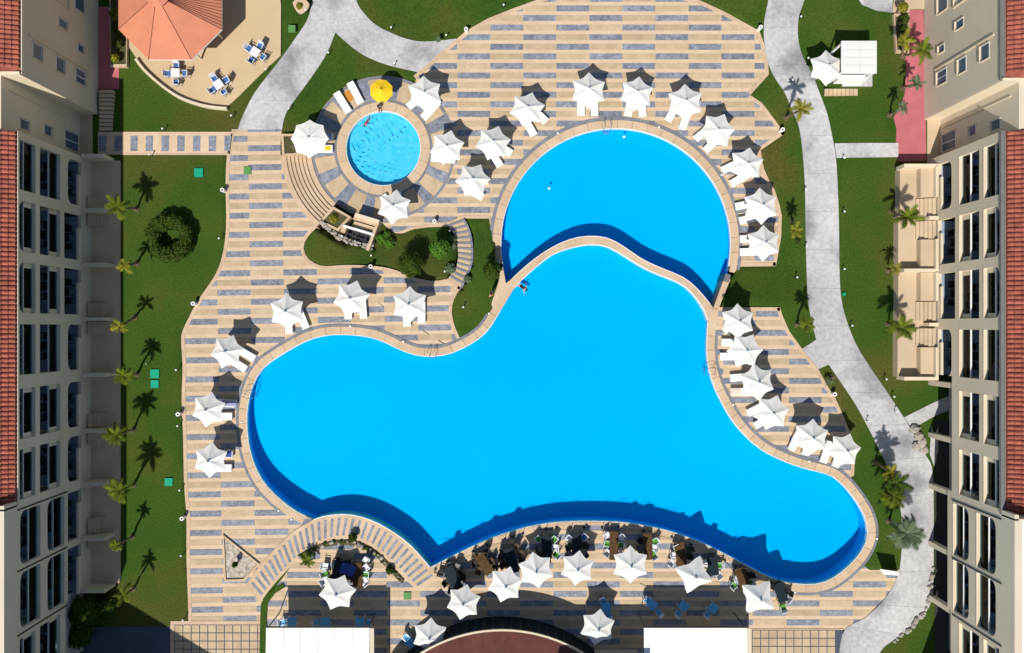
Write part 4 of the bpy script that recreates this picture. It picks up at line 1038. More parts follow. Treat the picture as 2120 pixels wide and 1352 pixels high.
dining(1270.6,1130,90,2.4,0.72,'woodt',[(1257,1109,'white'),(1257,1126,'green'),(1258,1145,'white'),(1287,1113,'white'),(1286,1129,'green'),(1285,1148,'white')],'sixth along the pool edge')
dining(1341,1131,88,2.3,0.75,'woodt',[(1327,1120,'dark'),(1326,1136,'grey'),(1328,1150,'olive'),(1357,1121,'green'),(1355,1135,'white'),(1353,1150,'green')],'seventh along the pool edge')
dining(1409,1148,82,2.1,0.85,'woodt',[(1395,1150,'white'),(1391,1166,'white'),(1401,1134,'green'),(1428,1138,'olive'),(1426,1152,'olive'),(1419,1171,'white')],'eighth along the pool edge')
dining(1476,1172,82,1.6,0.85,'tealt',[(1461,1167,'white'),(1490,1171,'green'),(1487,1190,'white'),(1478,1155,'dark'),(1468,1186,'dark')],'ninth along the pool edge')
dining(1537.6,1198,72,1.9,0.9,'woodt',[(1526,1199,'white'),(1519,1213,'green'),(1554,1207,'green'),(1545,1225,'white'),(1540,1182,'brown'),(1525,1182,'dark'),(1554,1192,'dark')],'tenth along the pool edge')
dining(1616,1226,70,1.7,0.85,'tealt',[(1610,1213,'dark'),(1629,1238,'white'),(1622,1259,'green'),(1632,1228,'dark'),(1602,1215,'dark')],'at the right end by the pool lobe')
dining(707,1180,90,1.7,1.6,'tealt',[(672,1173,'white'),(672,1189,'green'),(671,1204,'white'),(690,1196,'olive'),(712,1204,'olive'),(726,1196,'olive'),(700,1158,'dark')],'inside the walkway, large and square')
dining(740,1190,90,2.0,0.8,'woodt',[(758,1160,'white'),(758,1175,'white'),(757,1190,'green'),(755,1205,'white')],'inside the walkway, long and narrow')
towel(720,1179,20,0,'bluetowel','blue cloth draped over the square dining table inside the walkway', 1.2, 0.9, 0.76, 'tablecloth')
def cafe(px, py, ang, chs, place):
    loc = P(px, py, 0.75); loc.z = 0.02
    table('blueplastic', 0.78, 0.78, loc, R(-ang), 'pale blue square cafe table ' + place, 'blue cafe tables in the awning shade', 'cafe_table')
    for k, (cx, cy) in enumerate(chs):
        p = P(cx, cy, 0.5); p.z = 0.02; d = loc-p
        chair('cafe', p, math.atan2(d.y,d.x)-math.pi/2, 'blue and white %s cafe chair, table %s' % (('upper','lower')[k] if len(chs)>1 else 'single', place), 'blue cafe chairs in the awning shade')
cafe(1254,1257,-15,[(1248,1243),(1260,1273)],'above the right part of the domed roof')
cafe(1350,1252,40,[(1339,1241),(1364,1268)],'leftmost in the right awning shade')
cafe(1416,1255,40,[(1404,1269)],'middle one in the right awning shade')
cafe(1477,1259,40,[(1464,1271)],'rightmost in the right awning shade')
cafe(850,1331,35,[(841,1319)],'left of the domed roof')
cafe(604,1288,0,[(586,1288)],'leftmost in the left awning shade')
cafe(673,1288,0,[(655,1288)],'middle one in the left awning shade')
cafe(745,1288,0,[(763,1288)],'rightmost in the left awning shade')
# gazebo patio tables
def patio_set(px, py, rot, place):
    loc = P(px, py, 0.8); loc.z = 0.1
    table('wchair', 0.75, 0.75, loc, R(rot), 'white square table %s' % place, 'white tables on the gazebo patio', 'patio_table')
    for k in range(4):
        a = R(rot+90*k); p = loc + Vector((math.cos(a), math.sin(a), 0))*0.72
        chair('blue', p, a+math.pi/2, 'white chair with blue cushion, %s side, table %s' % (('right','far','left','near')[k], place), 'blue cushioned chairs on the gazebo patio')
patio_set(363,151,0,'nearest the gazebo roof'); patio_set(452,175,35,'nearest the patio corner'); patio_set(528,108,-32,'at the right of the patio')

# posts along the pool edge
def make_post():
    r_ = empty('rope_post', (0,0,0))
    link('base', MB().lathe([(0.13,0),(0.13,0.04),(0.03,0.07)],10).mesh('base', M['metal']), r_)
    link('shaft', MB().tube([(0,0,0.05),(0,0,1.0)],0.025,6).mesh('shaft', M['metal']), r_)
    link('knob', MB().lathe([(0.02,0),(0.055,0.04),(0.02,0.09)],8,(0,0,0.98)).mesh('knob', M['metal']), r_)
    return r_
PO = None; posts = [(902,1177),(929,1161),(979,1141),(1008,1127),(1059,1111),(1082,1104),(1130,1094),(1152,1091),(1182,1092),(1209,1092),(1246,1092),(1280,1090),(1333,1098),(1390,1111),(1430,1127),(1500,1160),(1530,1178),(1596,1206)]
prev = None
for k, (px, py) in enumerate(posts):
    o = PO = make_post() if PO is None else copy_tree(PO)
    loc = P(px, py, 0); o.location = loc + Vector((0,0,0.07))
    tag(o, 'black slim rope post, %s from the left along the dining pool edge' % ['first','second','third','fourth','fifth','sixth','seventh','eighth','ninth','tenth','eleventh','twelfth','thirteenth','fourteenth','fifteenth','sixteenth','seventeenth','eighteenth'][k], 'post', 'rope posts along the dining edge')
    if prev is not None and (loc-prev).length < 2.6:
        q = [prev.lerp(loc, t/8) + Vector((0,0,1.0-0.35*4*(t/8)*(1-t/8))) for t in range(9)]
        r2 = MB().tube(q, 0.015, 4).build('rope', M['metal']); tag(r2, 'dark sagging rope after the %s post on the dining edge' % ['first','second','third','fourth','fifth','sixth','seventh','eighth','ninth','tenth','eleventh','twelfth','thirteenth','fourteenth','fifteenth','sixteenth','seventeenth'][k-1], 'rope')
    prev = loc

# ---------------------------------------------------------------- awnings and domed restaurant
def awning(x0, x1, label):
    a = P(x0, 1300, 2.95); b = P(x1, 1300, 2.95)
    t = thing('awning', P((x0+x1)/2, 1330, 0), label, 'awning')
    c = MB(); N = 8; d0, d1 = a.y, a.y-6.0
    for i in range(N+1):
        for j in range(9):
            x = a.x+(b.x-a.x)*i/N; y = d0+(d1-d0)*j/8
            c.v.append((x, y, 2.95+0.035*j-0.04*math.sin(math.pi*i/N)*0.6))
    for i in range(N):
        for j in range(8):
            p = i*9+j; c.f.append([p, p+1, p+10, p+9])
    c.build('canopy', M['awning'], t)
    for k in range(1, 6):
        xx = a.x+(b.x-a.x)*k/6; MB().tube([(xx,d0,2.965),(xx,d1,3.23)],0.018,4).build('seam', M['rim'], t)
    MB().box(a.x-0.02,b.x+0.02,a.y,a.y+0.09,2.80,2.98).build('front_bar', M['metal'], t)
    MB().box(b.x+0.02,b.x+0.36,d1,a.y-0.05,2.85,2.93).build('side_flap', M['wall'], t)
    for xx in (a.x+0.1, b.x-0.1):
        MB().tube([(xx,a.y,0),(xx,a.y,2.8)],0.05,8).build('post', M['metal'], t)
        MB().tube([(xx,a.y+0.02,2.85),(xx+0.45*(1 if xx>a.x+1 else -1),a.y+0.95,2.1)],0.03,6).build('arm', M['metal'], t)
awning(551,765,'large plain white awning at the lower left of the restaurant')
awning(1333,1546,'large plain white awning at the lower right of the restaurant')
rs = thing('round_restaurant', G(1040,1576), 'round restaurant with brown red roof and dark glass wall at the bottom', 'building')
cc = G(1040,1576); rr = 300/S
for k in range(40):
    a0, a1 = R(20+k*3.5), R(20+(k+1)*3.5)
    p0 = cc + Vector((math.cos(a0),math.sin(a0),0))*rr; p1 = cc + Vector((math.cos(a1),math.sin(a1),0))*rr
    MB().add([p0, p1, p1+Vector((0,0,2.7)), p0+Vector((0,0,2.7))], [(0,1,2,3)]).build('glass_pane', M['tealt'], rs)
    MB().tube([p0, p0+Vector((0,0,2.75))], 0.06, 4).build('mullion', M['metal'], rs)
    q0 = cc + Vector((math.cos(a0),math.sin(a0),0))*(rr+0.12); q1 = cc + Vector((math.cos(a1),math.sin(a1),0))*(rr+0.12)
    MB().prism([tuple(q0+Vector((0,0,2.7))), tuple(q1+Vector((0,0,2.7))), tuple(p1*0.97+cc*0.03+Vector((0,0,2.7))), tuple(p0*0.97+cc*0.03+Vector((0,0,2.7)))],
               [tuple(q0+Vector((0,0,2.82))), tuple(q1+Vector((0,0,2.82))), tuple(p1*0.97+cc*0.03+Vector((0,0,2.82))), tuple(p0*0.97+cc*0.03+Vector((0,0,2.82)))]).build('eave', M['wall2'], rs)
    r1 = cc + Vector((math.cos(a0),math.sin(a0),0))*(rr-0.05); r2 = cc + Vector((math.cos(a1),math.sin(a1),0))*(rr-0.05)
    r3 = cc + Vector((math.cos(a1),math.sin(a1),0))*(rr*0.6); r4 = cc + Vector((math.cos(a0),math.sin(a0),0))*(rr*0.6)
    MB().add([r1+Vector((0,0,2.84)), r2+Vector((0,0,2.84)), r3+Vector((0,0,4.2)), r4+Vector((0,0,4.2))], [(0,1,2,3)]).build('roof_panel', M['brownroof'], rs)
MB().prism([G(*p,0) for p in ((1140,1344),(1318,1344),(1318,1600),(1140,1600))],[G(*p,5) for p in ((1140,1344),(1318,1344),(1318,1600),(1140,1600))]).build('rear_shade_block', M['wall'], rs)  # unseen block added to cast shade on the deck north of it
MB().lathe([(rr*0.6,4.18),(0.3,6.5)], 40, cc).build('upper_roof', M['brownroof'], rs)

# ---------------------------------------------------------------- gazebo and its patio
gp = empty('gazebo_patio', P(420,100)); gp['kind'] = 'structure'
pout = catmull([(282,120),(299.6,143),(333,173),(366,196),(399.5,209.7),(433,218),(469,221.5)],3) + [(493,200),(530,163),(581,114),(581.6,10),(576,-40),(262,-40),(262,90)]
MB().pprism(pout, -0.2, 0.09).build('patio_floor', M['patio'], gp)
wl = catmull([(282,120),(299.6,143),(333,173),(366,196),(399.5,209.7),(433,218),(469,221.5)],3)
gw = thing('patio_wall', P(366,196), 'low curved white wall along the lower edge of the gazebo patio', 'wall')
stones(wl, 0, 5, -0.2, 0.42, 40, M['wall2'], gw, 'wall_segment', 0.0)
gz = thing('gazebo', G(388,50,0), 'octagonal gazebo with pale orange shingle roof at the upper left', 'gazebo')
gc = G(388,50,0); ea = 107/S/1.053/math.cos(R(22.5)); zE, zA = 3.0, 5.15
cor = [gc + Vector((ea*math.cos(R(22.5+45*k)), ea*math.sin(R(22.5+45*k)), zE)) for k in range(8)]
apx = gc + Vector((0,0,zA))
for k in range(8):
    a, b = cor[k], cor[(k+1)%8]
    n_ = (b-a).cross(apx-a).normalized()*0.06; m0 = apx.lerp(a, 0.16); m1 = apx.lerp(b, 0.16)
    pn = MB().prism([tuple(v-n_) for v in (a,b,m1,m0)], [tuple(v) for v in (a,b,m1,m0)]).build('roof_panel', M['roofflat'], gz)
    MB().tube([a+Vector((0,0,0.02)), m0+Vector((0,0,0.02))], 0.022, 5).build('hip_ridge', M['brownroof'], gz)
    MB().tube([gc+(a-gc)*0.72-Vector((0,0,0.25)), Vector((gc.x+(a.x-gc.x)*0.72, gc.y+(a.y-gc.y)*0.72, 0))], 0.09, 8).build('post', M['wall2'], gz)
    fa, fb = a-Vector((0,0,0.16)), b-Vector((0,0,0.16))
    MB().add([a,b,fb,fa],[(0,1,2,3)]).build('fascia', M['white'], gz)
a, b = cor[7], cor[0]
for t in range(1, 12):          # battens on the eastern face
    q = a.lerp(b, t/12); e = apx.lerp(q, 0.16+abs(t/12-0.5)*0.0)
    MB().tube([q+Vector((0,0,0.03)), e+Vector((0,0,0.03))], 0.02, 4).build('batten', M['brownroof'], gz)
cup = [apx.lerp(c_, 0.2) for c_ in cor]
for k in range(8):
    a, b = cup[k]+Vector((0,0,0.3)), cup[(k+1)%8]+Vector((0,0,0.3)); MB().add([a,b,apx+Vector((0,0,0.55))],[(0,1,2)]).build('cupola_panel', M['roofflat'], gz)
MB().lathe([(0.55,4.7),(0.55,5.1)], 8, gc).build('cupola_core', M['metal'], gz)

# ---------------------------------------------------------------- white kiosk on the east lawn
zk = T(1780,120)
ki = thing('kiosk', P(1775,130,zk), 'white lawn kiosk with flat panelled roof and wooden steps', 'kiosk')
kx = lambda px, py, z=2.6+zk: P(px, py, z)
for i in range(2):
    for j in range(4):
        a, b = kx(1746+34.5*i+0.4, 87+15.8*j+0.4), kx(1746+34.5*(i+1)-0.4, 87+15.8*(j+1)-0.4)
        MB().box(a.x,b.x,a.y,b.y,zk+2.55,zk+2.6+0.004*((i+j)%2)).build('roof_board', M['rim'], ki)
a, b = kx(1743,84), kx(1816,151)
MB().box(a.x,b.x,a.y,b.y,zk+2.42,zk+2.54).build('roof_frame', M['white'], ki)
for px, py in ((1746,88),(1812,88),(1812,148),(1746,148)):
    q = kx(px,py); MB().box(q.x-0.07,q.x+0.07,q.y-0.07,q.y+0.07,zk,zk+2.42).build('post', M['white'], ki)
a, b = P(1706,100,zk+0.2), P(1806,178,zk+0.2)
MB().box(a.x+1.6,b.x,a.y,b.y,zk-0.1,zk+0.2).build('floor', M['concrete'], ki)
a, b = P(1735,155,zk+1.1), P(1795,166,zk+1.1)
MB().box(a.x,b.x,a.y,b.y,zk+0.2,zk+1.1).build('counter', M['white'], ki)
for k in range(8):
    a, b = P(1707+8.6*k+0.5,184,zk+0.05), P(1707+8.6*(k+1)-0.5,198,zk+0.05)
    MB().box(a.x,b.x,a.y,b.y,zk-0.1,zk+0.08).build('step_board', M['tan'], ki)

# ---------------------------------------------------------------- plants
def frond(L, droop, m, name='frond', wid=0.26):
    b = MB(); n = 9; mid = []
    for i in range(n+1):
        t = i/n; mid.append(Vector((L*math.sin(t*1.35)/math.sin(1.35)*0.98, 0, L*0.45*t - droop*t*t*L)))
    for i in range(n):
        t = (i+0.5)/n; p = mid[i]; q = mid[i+1]; w_ = wid*L*math.sin(math.pi*min(1,t*0.9+0.08))**0.7
        for sd_ in (-1,1):
            tipv = (p+q)/2 + Vector((0.22*L*(0.4+t*0.3), sd_*w_, -0.25*w_))
            b.add([p, q, tipv], [(0,1,2) if sd_ > 0 else (0,2,1)])
            tip2 = p + Vector((0.10*L, sd_*w_*0.95, -0.3*w_)); b.add([p, p.lerp(q,0.6), tip2], [(0,1,2) if sd_ > 0 else (0,2,1)])
    return b.mesh(name, m)
FM = {}
def palm(bx_, by_, cx, cy, z, label, L=1.1, nf=13, m='leaf', rtr=0.09):
    base = P(bx_, by_, T(bx_,by_)); top = P(cx, cy, z)
    t = thing('palm_tree', base, label, 'palm tree', 'young palm trees round the lawns')
    pts = [base.lerp(top, k/5) + Vector((0.05*math.sin(k*2), 0.05*math.cos(k), 0)) for k in range(6)]; pts[0] = base
    MB().tube(pts, [rtr*1.5,rtr*1.1,rtr,rtr,rtr*0.9,rtr*0.8], 7).build('trunk', M['bark'], t)
    MB().lathe([(0.30,-0.05),(0.27,0.05),(0.1,0.12)], 9, base).build('root_collar', M['soil'], t)
    key = m
    if key not in FM: FM[key] = [frond(1.0, d, M[m]) for d in (0.25, 0.55, 0.85)]
    nf = int(nf*1.5)
    for k in range(nf):
        me = FM[key][k % 3]; o = link('frond', me, t, top - base, 0); s_ = L*random.uniform(0.55,1.05)
        o.scale = (s_,)*3; o.rotation_euler = (random.uniform(-.25,.25), -0.35 if k%3==0 else 0.05, 2*math.pi*k/nf + random.uniform(-.25,.25))
    return t
palm(283,433,243,428,2.9,'palm with bright crown near the top of the left lawn', 1.15)
palm(283,545,258,549,2.3,'thin pale palm beside the left terraces, second from the top', 0.85, 9, 'leafy')
palm(279,657,247,676,2.7,'sparse leaning palm by the left terraces, third from the top', 0.85, 8, 'leafy')
palm(284,775,254,776,2.9,'ragged palm left of the paired green covers', 1.0, 12)
palm(276,890,240,900,3.0,'low green palm by the left terraces, fourth from the bottom', 1.1, 12)
palm(276,1004,248,1015,3.2,'dark feathery palm by the left terraces, third from the bottom', 1.25, 14)
palm(274,1111,240,1130,2.8,'small round palm by the left terraces with curved trunk', 0.7, 10)
palm(276,1219,256,1232,2.6,'lowest palm of the left lawn near the shade line', 0.95, 9)
palm(1627,244,1660,224,3.2,'palm leaning over the road near the deck point', 1.05, 10, 'leafy')
palm(1868,116,1872,84,2.5,'yellow green palm at the end of the pink path planter', 0.95, 9, 'leafy')
palm(1869,117,1911,104,3.0,'palm casting its crown over the pink path', 1.1, 10)
palm(1869,181,1898,172,2.8,'bluish palm over the middle of the pink path', 0.7, 12, 'agave')
palm(1842,238,1869,222,2.8,'bluish palm at the lower edge of the pink path', 0.6, 12, 'agave')
palm(1843,438,1878,448,3.0,'broad palm by the top right terrace', 1.25, 13)
palm(1838,560,1855,555,2.1,'small pale palm beside the second right terrace', 0.7, 8, 'leafy')
palm(1838,672,1868,678,3.0,'broad palm by the lower right terraces', 1.25, 13)
palm(1648,672,1672,672,2.8,'short palm between the road and the east deck', 0.85, 9)
palm(1640,460,1647,476,2.2,'yellowish palm left of the road beside the lounger strip', 0.75, 10, 'leafy')
palm(1812,957,1846,977,3.2,'palm with long bare trunk leaning over the road', 0.95, 8, 'leafy')
palm(1838,1030,1850,1026,2.9,'dark palm right of the pool lobe, above the feathery one', 1.2, 12)
palm(1840,1078,1878,1104,3.3,'large feathery grey green palm beside the pool lobe', 1.6, 26, 'agave')
palm(1835,1005,1856,1000,3.3,'dark palm shading the road right of the pool lobe', 1.3, 13, 'bush')
palm(634,1163,636,1160,0.9,'low spiky palm at the left end of the rock bed', 0.75, 14)
palm(1724,780,1716,790,0.7,'small agave on the grass wedge beside the east deck', 0.4, 10, 'agave')

def leafball(b, c, r, n, s, flat=0.8, ring=0.0):
    for _ in range(n):
        d = Vector((random.gauss(0,1), random.gauss(0,1), abs(random.gauss(0,1))*0.9)).normalized()
        k = random.uniform(0.72,1.04)*(1+0.10*math.sin(d.x*7+d.y*5)*1.0)
        p = Vector(c) + Vector((d.x*r*k, d.y*r*k, d.z*r*flat*k))
        u = Vector((random.gauss(0,1),random.gauss(0,1),random.gauss(0,0.5))).normalized(); v = d.cross(u)
        if v.length < 0.1: continue
        v.normalize(); ss = s*random.uniform(0.6,1.3)
        b.add([p-u*ss*0.5, p+v*ss*0.35+d*ss*0.15, p+u*ss*0.5, p-v*ss*0.35+d*ss*0.1], [(0,1,2,3)])
def shrub(px, py, r, m, label, name='shrub', hz=0.35, n=900, s=0.16, flat=0.85, lv=None, trunk=True, cat='shrub'):
    g = T(px,py) if lv is None else lv
    zc = g + hz; c = P(px, py, zc + r*0.4); c.z = zc; base = Vector((c.x, c.y, g))
    t = thing(name, base, label, cat)
    b = MB(); leafball(b, c, r, n, s, flat); 
    core = MB().lathe([(r*0.3,-0.1*r),(r*0.82,0.0),(r*0.78,r*0.4*flat),(r*0.45,r*0.72*flat),(0.05,r*0.85*flat)], 14, c)
    b.add(core.v, core.f); b.build('foliage', M[m], t)
    if trunk: MB().tube([base, Vector((c.x,c.y,zc+0.1))], 0.07, 6).build('stem', M['bark'], t)
    return t
shrub(848,547,1.12,'bush','dark rounded conifer at the south edge of the middle lawn', 'conifer', 1.0, 1700, 0.15, 1.2, cat='tree')
shrub(909,514,0.82,'lime','bright green rounded tree in the middle lawn', 'garden_tree', 1.3, 900, 0.2, 0.9, cat='tree')
shrub(788,494,0.42,'lime','left bright green clump beside the fountain', n=420, hz=0.2)
shrub(805,503,0.46,'lime','lower right bright green clump beside the fountain', n=420, hz=0.2)
shrub(800,487,0.34,'lime','small upper bright green clump beside the fountain', n=300, hz=0.2)
shrub(932,556,0.42,'agave','grey green trimmed shrub left of the garden stairs', n=400, hz=0.15)
shrub(939,508,0.28,'agave','narrow grey shrub hugging the garden stairs', n=260, hz=0.2)
shrub(938,495,0.28,'agave','upper grey shrub against the garden stairs', n=260, hz=0.2)
shrub(968,578,0.3,'agave','small round shrub at the lower right of the garden stairs', n=300, hz=0.2)
shrub(1018,560,0.75,'bush','leafy dark tree between the small lawn and the round pool', 'garden_tree', 1.1, 800, 0.2, 0.9, cat='tree')
shrub(613,292,0.33,'leafy','olive bush in the square planter beside the eight sided parasol', n=300, hz=0.1, lv=0.1)
shrub(690,452,0.36,'leafy','olive bush in the diamond planter', n=320, hz=0.1, lv=0.1)
shrub(730,1113,0.36,'bush','dark round bush at the crown of the rock bed', n=400, hz=0.5)
shrub(807,1182,0.34,'bush','dark bush near the right end of the rock bed', n=350, hz=0.3)
shrub(487,1168,0.22,'bush','small dark cypress in the triangular planter', 'cypress', 0.5, 260, 0.12, 2.6, cat='tree')
shrub(236,120,0.36,'leafy','yellow green bush at the end of the left planter', n=400, hz=0.5, lv=0.2)
shrub(236,28,0.5,'leafy','yellow green bush at the top of the left planter', n=500, hz=0.6, lv=0.2)
shrub(1652,500,0.2,'bush','tiny dark shrub at the edge of the east road', n=140, hz=0.05)
shrub(240,60,0.42,'bush','dark shrub in the middle of the left planter', n=420, hz=0.4, lv=0.2)
shrub(243,88,0.40,'bush','dark shrub near the lower end of the left planter', n=420, hz=0.4, lv=0.2)
shrub(1874,38,0.40,'bush','dark flowering shrub in the right planter near its top', n=420, hz=0.4, lv=0.1)
shrub(1872,62,0.38,'bush','dark flowering shrub in the right planter near its foot', n=420, hz=0.4, lv=0.1)
shrub(1871,14,0.42,'leafy','brownish bush at the head of the right planter', n=420, hz=0.9, lv=0.1)
shrub(170,1270,1.3,'bush','dark tree in the shade at the lower left, near the wing', 'garden_tree', 1.3, 1200, 0.22, 0.9, cat='tree')
shrub(160,1318,1.1,'bush','dark tree in the shade at the bottom left corner', 'garden_tree', 1.2, 1000, 0.22, 0.9, cat='tree')
shrub(215,1262,1.0,'bush','dark shrub in deep shade below the left terraces', n=800, hz=0.4)
shrub(620,12,0.34,'leafy','yellow bush in the small tree pit left of the path', n=300, hz=0.3)
for px, py, lab in ((722,752,'x'),): pass
# ring shaped topiary on the left lawn
rt = thing('ring_topiary', P(352,492), 'large ring shaped olive hedge with a hollow centre on the left lawn', 'hedge')
b = MB()
for _ in range(4200):
    a = random.uniform(0, 2*math.pi); cc_ = P(350,492,0.9); R1, r2 = 1.42, 0.60
    ph = random.uniform(-0.4, math.pi+0.4); k = random.uniform(0.75,1.05)
    d = Vector((math.cos(a)*math.cos(ph), math.sin(a)*math.cos(ph), math.sin(ph)))
    p = Vector((cc_.x+math.cos(a)*R1*(1+0.07*math.sin(3*a)), cc_.y+math.sin(a)*R1, 0.75)) + d*r2*k*(1+0.18*math.sin(2*a+4)+0.10*math.sin(7*a)+0.08*math.sin(13*a+ph*3))
    u = Vector((random.gauss(0,1),random.gauss(0,1),random.gauss(0,0.5))).normalized(); v = d.cross(u)
    if v.length > 0.1:
        v.normalize(); b.add([p-u*0.09, p+v*0.06+d*0.03, p+u*0.09, p-v*0.06], [(0,1,2,3)])
b.build('foliage', M['bush'], rt)
b = MB(); cc_ = P(350,492,0.9)
for i in range(24):
    for j in range(8):
        a = 2*math.pi*i/24; ph = 2*math.pi*j/8; b.v.append((cc_.x+math.cos(a)*(1.42+0.42*math.cos(ph)), cc_.y+math.sin(a)*(1.42+0.42*math.cos(ph)), 0.75+0.42*math.sin(ph)))
for i in range(24):
    for j in range(8):
        b.f.append([i*8+j, ((i+1)%24)*8+j, ((i+1)%24)*8+(j+1)%8, i*8+(j+1)%8])
b.build('branches', M['bush'], rt)
# raised beds beside the pink paths
planter([(226,-20),(262,-20),(262,138),(228,138)], 0, 0.35, 'long stone planter of shrubs beside the left pink walkway', 4)
planter([(1851,28),(1883,28),(1882,110),(1856,108)], 0, 0.3, 'long stone planter of flowers beside the right pink path', 4)
pit = thing('tree_pit', P(620,12), 'small cream edged pit with a bush beside the upper left path', 'planter')
MB().pprism(catmull([(606,5),(618,27),(632,22),(640,8),(625,-4)],3,True), -0.1, 0.08).build('pit_edge', M['coping'], pit)

# ---------------------------------------------------------------- rocks by the road
rk = 0
for (px, py, r_) in ((1893,888,0.5),(1902,902,0.45),(1908,916,0.5),(1913,930,0.42),(1896,922,0.4)):
    o = rock(None, P(px,py,0.1), r_, 'boulder'); rk += 1
    tag(o, 'pale rough boulder, %s of the group where the side path meets the road' % ['first','second','third','fourth','fifth'][rk-1], 'boulder', 'boulders beside the road')
rr2 = thing('rock_edging', P(1885,1300), 'rough pale rocks edging the lower bend of the road', 'rock edging')
for q in resample([(1929,1180),(1928,1210),(1918,1262),(1900,1285),(1885,1297),(1868,1312),(1850,1325)], n=22): rock(rr2, P(q[0]+random.uniform(-4,4), q[1]+random.uniform(-4,4), 0.1), random.uniform(0.12,0.28), 'rock')
o = MB().pprism([(1925,940),(1934,965),(1936,905),(1928,880)], -0.1, 0.02).build('path_apron', M['concrete']); o['kind'] = 'structure'

# ---------------------------------------------------------------- small fittings
def bin_at(px, py, label, r_=0.2):
    lv = T(px,py); t = thing('litter_bin', P(px,py,lv), label, 'litter bin')
    MB().lathe([(0.15,0),(0.175,0.55),(0.175,0.62),(0.09,0.62),(0.08,0.5)], 14, P(px,py,lv)).build('body', M['white'], t)
    MB().lathe([(0.11,0.505),(0.10,0.52)], 10, P(px,py,lv)).build('opening', M['metal'], t)
for px, py, lb in ((966,66,'white round bin where the north path meets the deck'),(901,460,'white round bin at the head of the garden stairs'),(770,553,'white round bin at the lower edge of the middle lawn'),
    (406,629,'white round bin on the western deck edge above the parasols'),(383,1070,'white round bin on the western deck edge near the bottom'),(1722,815,'white round bin on the east deck edge'),
    (1615,272,'white round bin at the pointed deck corner by the road'),(375,856,'white round bin on the western deck edge by the shaded palm'),(466,396,'small white bin on the deck edge below the striped path'),(1570,62,'white round bin at the top right of the north deck')):
    bin_at(px, py, lb)
def lamp_at(px, py, label, hgt=0.55):
    lv = T(px,py); b_ = P(px,py,lv); t = thing('garden_light', b_, label, 'garden light', 'low garden lights along paths and lawns')
    MB().tube([b_, b_+Vector((0,0,hgt))], 0.035, 6).build('stem', M['metal'], t)
    MB().lathe([(0.04,0),(0.085,0.03),(0.07,0.09),(0.02,0.11)], 8, b_+Vector((0,0,hgt-0.02))).build('head', M['white'], t)
for px, py, lb in ((812,62,'on the top lawn edge, left'),(1043,16,'on the top lawn edge, right'),(925,78,'near the path and deck corner'),(683,114,'at the fork of the two paths'),(818,136,'on the lower edge of the curved path'),
    (602,228,'on the right edge of the left path'),(555,148,'beside the gazebo patio'),(637,26,'left of the upper path'),(343+0,270,'above the striped path'),(484,243,'at the left path corner'),
    (316,323,'under the striped path, left'),(1653,40,'right of the road near the top'),(1668,125,'beside the white kiosk'),(1636,70+100,'left of the road opposite the kiosk'),(1663,395,'left of the road near the lounger strip'),
    (1665,510,'left of the road near the square deck end'),(1742,330,'below the cross path on the right'),(1742,440,'right of the road, upper'),(1742,558,'right of the road, middle'),(1758,674,'right of the road, lower'),(1828,784,'right of the road by the long lawn'),
    (1844,820,'right of the road before the side path'),(1792,870,'left of the road beside the east deck'),(711,490+0,'in the lawn below the rockery'),(771,530,'in the middle lawn'),(932,480,'left of the garden stairs, upper'),(922,563,'left of the garden stairs, lower'),
    (960,636,'in the small lawn by the pool'),(459,495,'on the left deck edge, upper'),(371,765,'on the left deck edge, middle'),(374,880,'on the left deck edge, lower'),(378,1012,'on the left lawn edge near the bottom'),(381,1146,'on the left lawn edge, second lowest'),(385,1278,'at the bottom corner of the left lawn'),
    (310,752,'beside the paired green covers'),(1850,850,'near the boulders at the road'),(1645,575,'in the lawn between lounger strips')):
    lamp_at(px, py, 'low white garden light ' + lb)
for px, py, m, lb, w_ in ((411,357,'emerald','green square cover on the left lawn below the striped path',9),(320,774,'emerald','upper of the two green covers on the left lawn',9),(320,795,'emerald','lower of the two green covers on the left lawn',8),
    (349,998,'emerald','green square cover low on the left lawn',8),(512,353,'mossc','moss green square cover set in the west deck',7.5),(843,1234,'mossc','moss green square cover near the walkway end',7.5),(604,59,'mossc','faint green cover on the lawn left of the path',7),(1748,609,'emerald','small teal cover right of the road',3)):
    o = MB().pprism([(px-w_,py-w_),(px+w_,py-w_),(px+w_,py+w_),(px-w_,py+w_)], -0.05, 0.1 if px<1700 else 0.15).build('manhole_cover', M[m]); tag(o, lb, 'cover')
sb = thing('sign_board', P(1835,1188), 'white leaning sign board on the grass below the pool lobe', 'sign')
MB().add([P(1822,1178,1.3), P(1860,1184,1.3), P(1860,1190,0.05), P(1830,1188,0.05), P(1822,1179.5,1.3), P(1860,1185.5,1.3), P(1860,1191.5,0.05), P(1830,1189.5,0.05)], [(0,1,2,3),(7,6,5,4),(0,4,5,1),(3,2,6,7)]).build('board', M['white'], sb)
MB().tube([P(1840,1186,0), P(1840,1181,1.2)], 0.03, 6).build('prop', M['metal'], sb)
o = thing('notice_stand', P(907,80,T(907,80)), 'small pale stand with a tilted panel beside the north path', 'sign')
zz = T(907,80)
MB().pprism([(902,76),(911,75),(912,86),(903,87)], zz+0.8, zz+0.85).build('panel', M['agave'], o); MB().tube([P(907,81,zz), P(907,81,zz+0.8)], 0.05, 6).build('post', M['metal'], o)
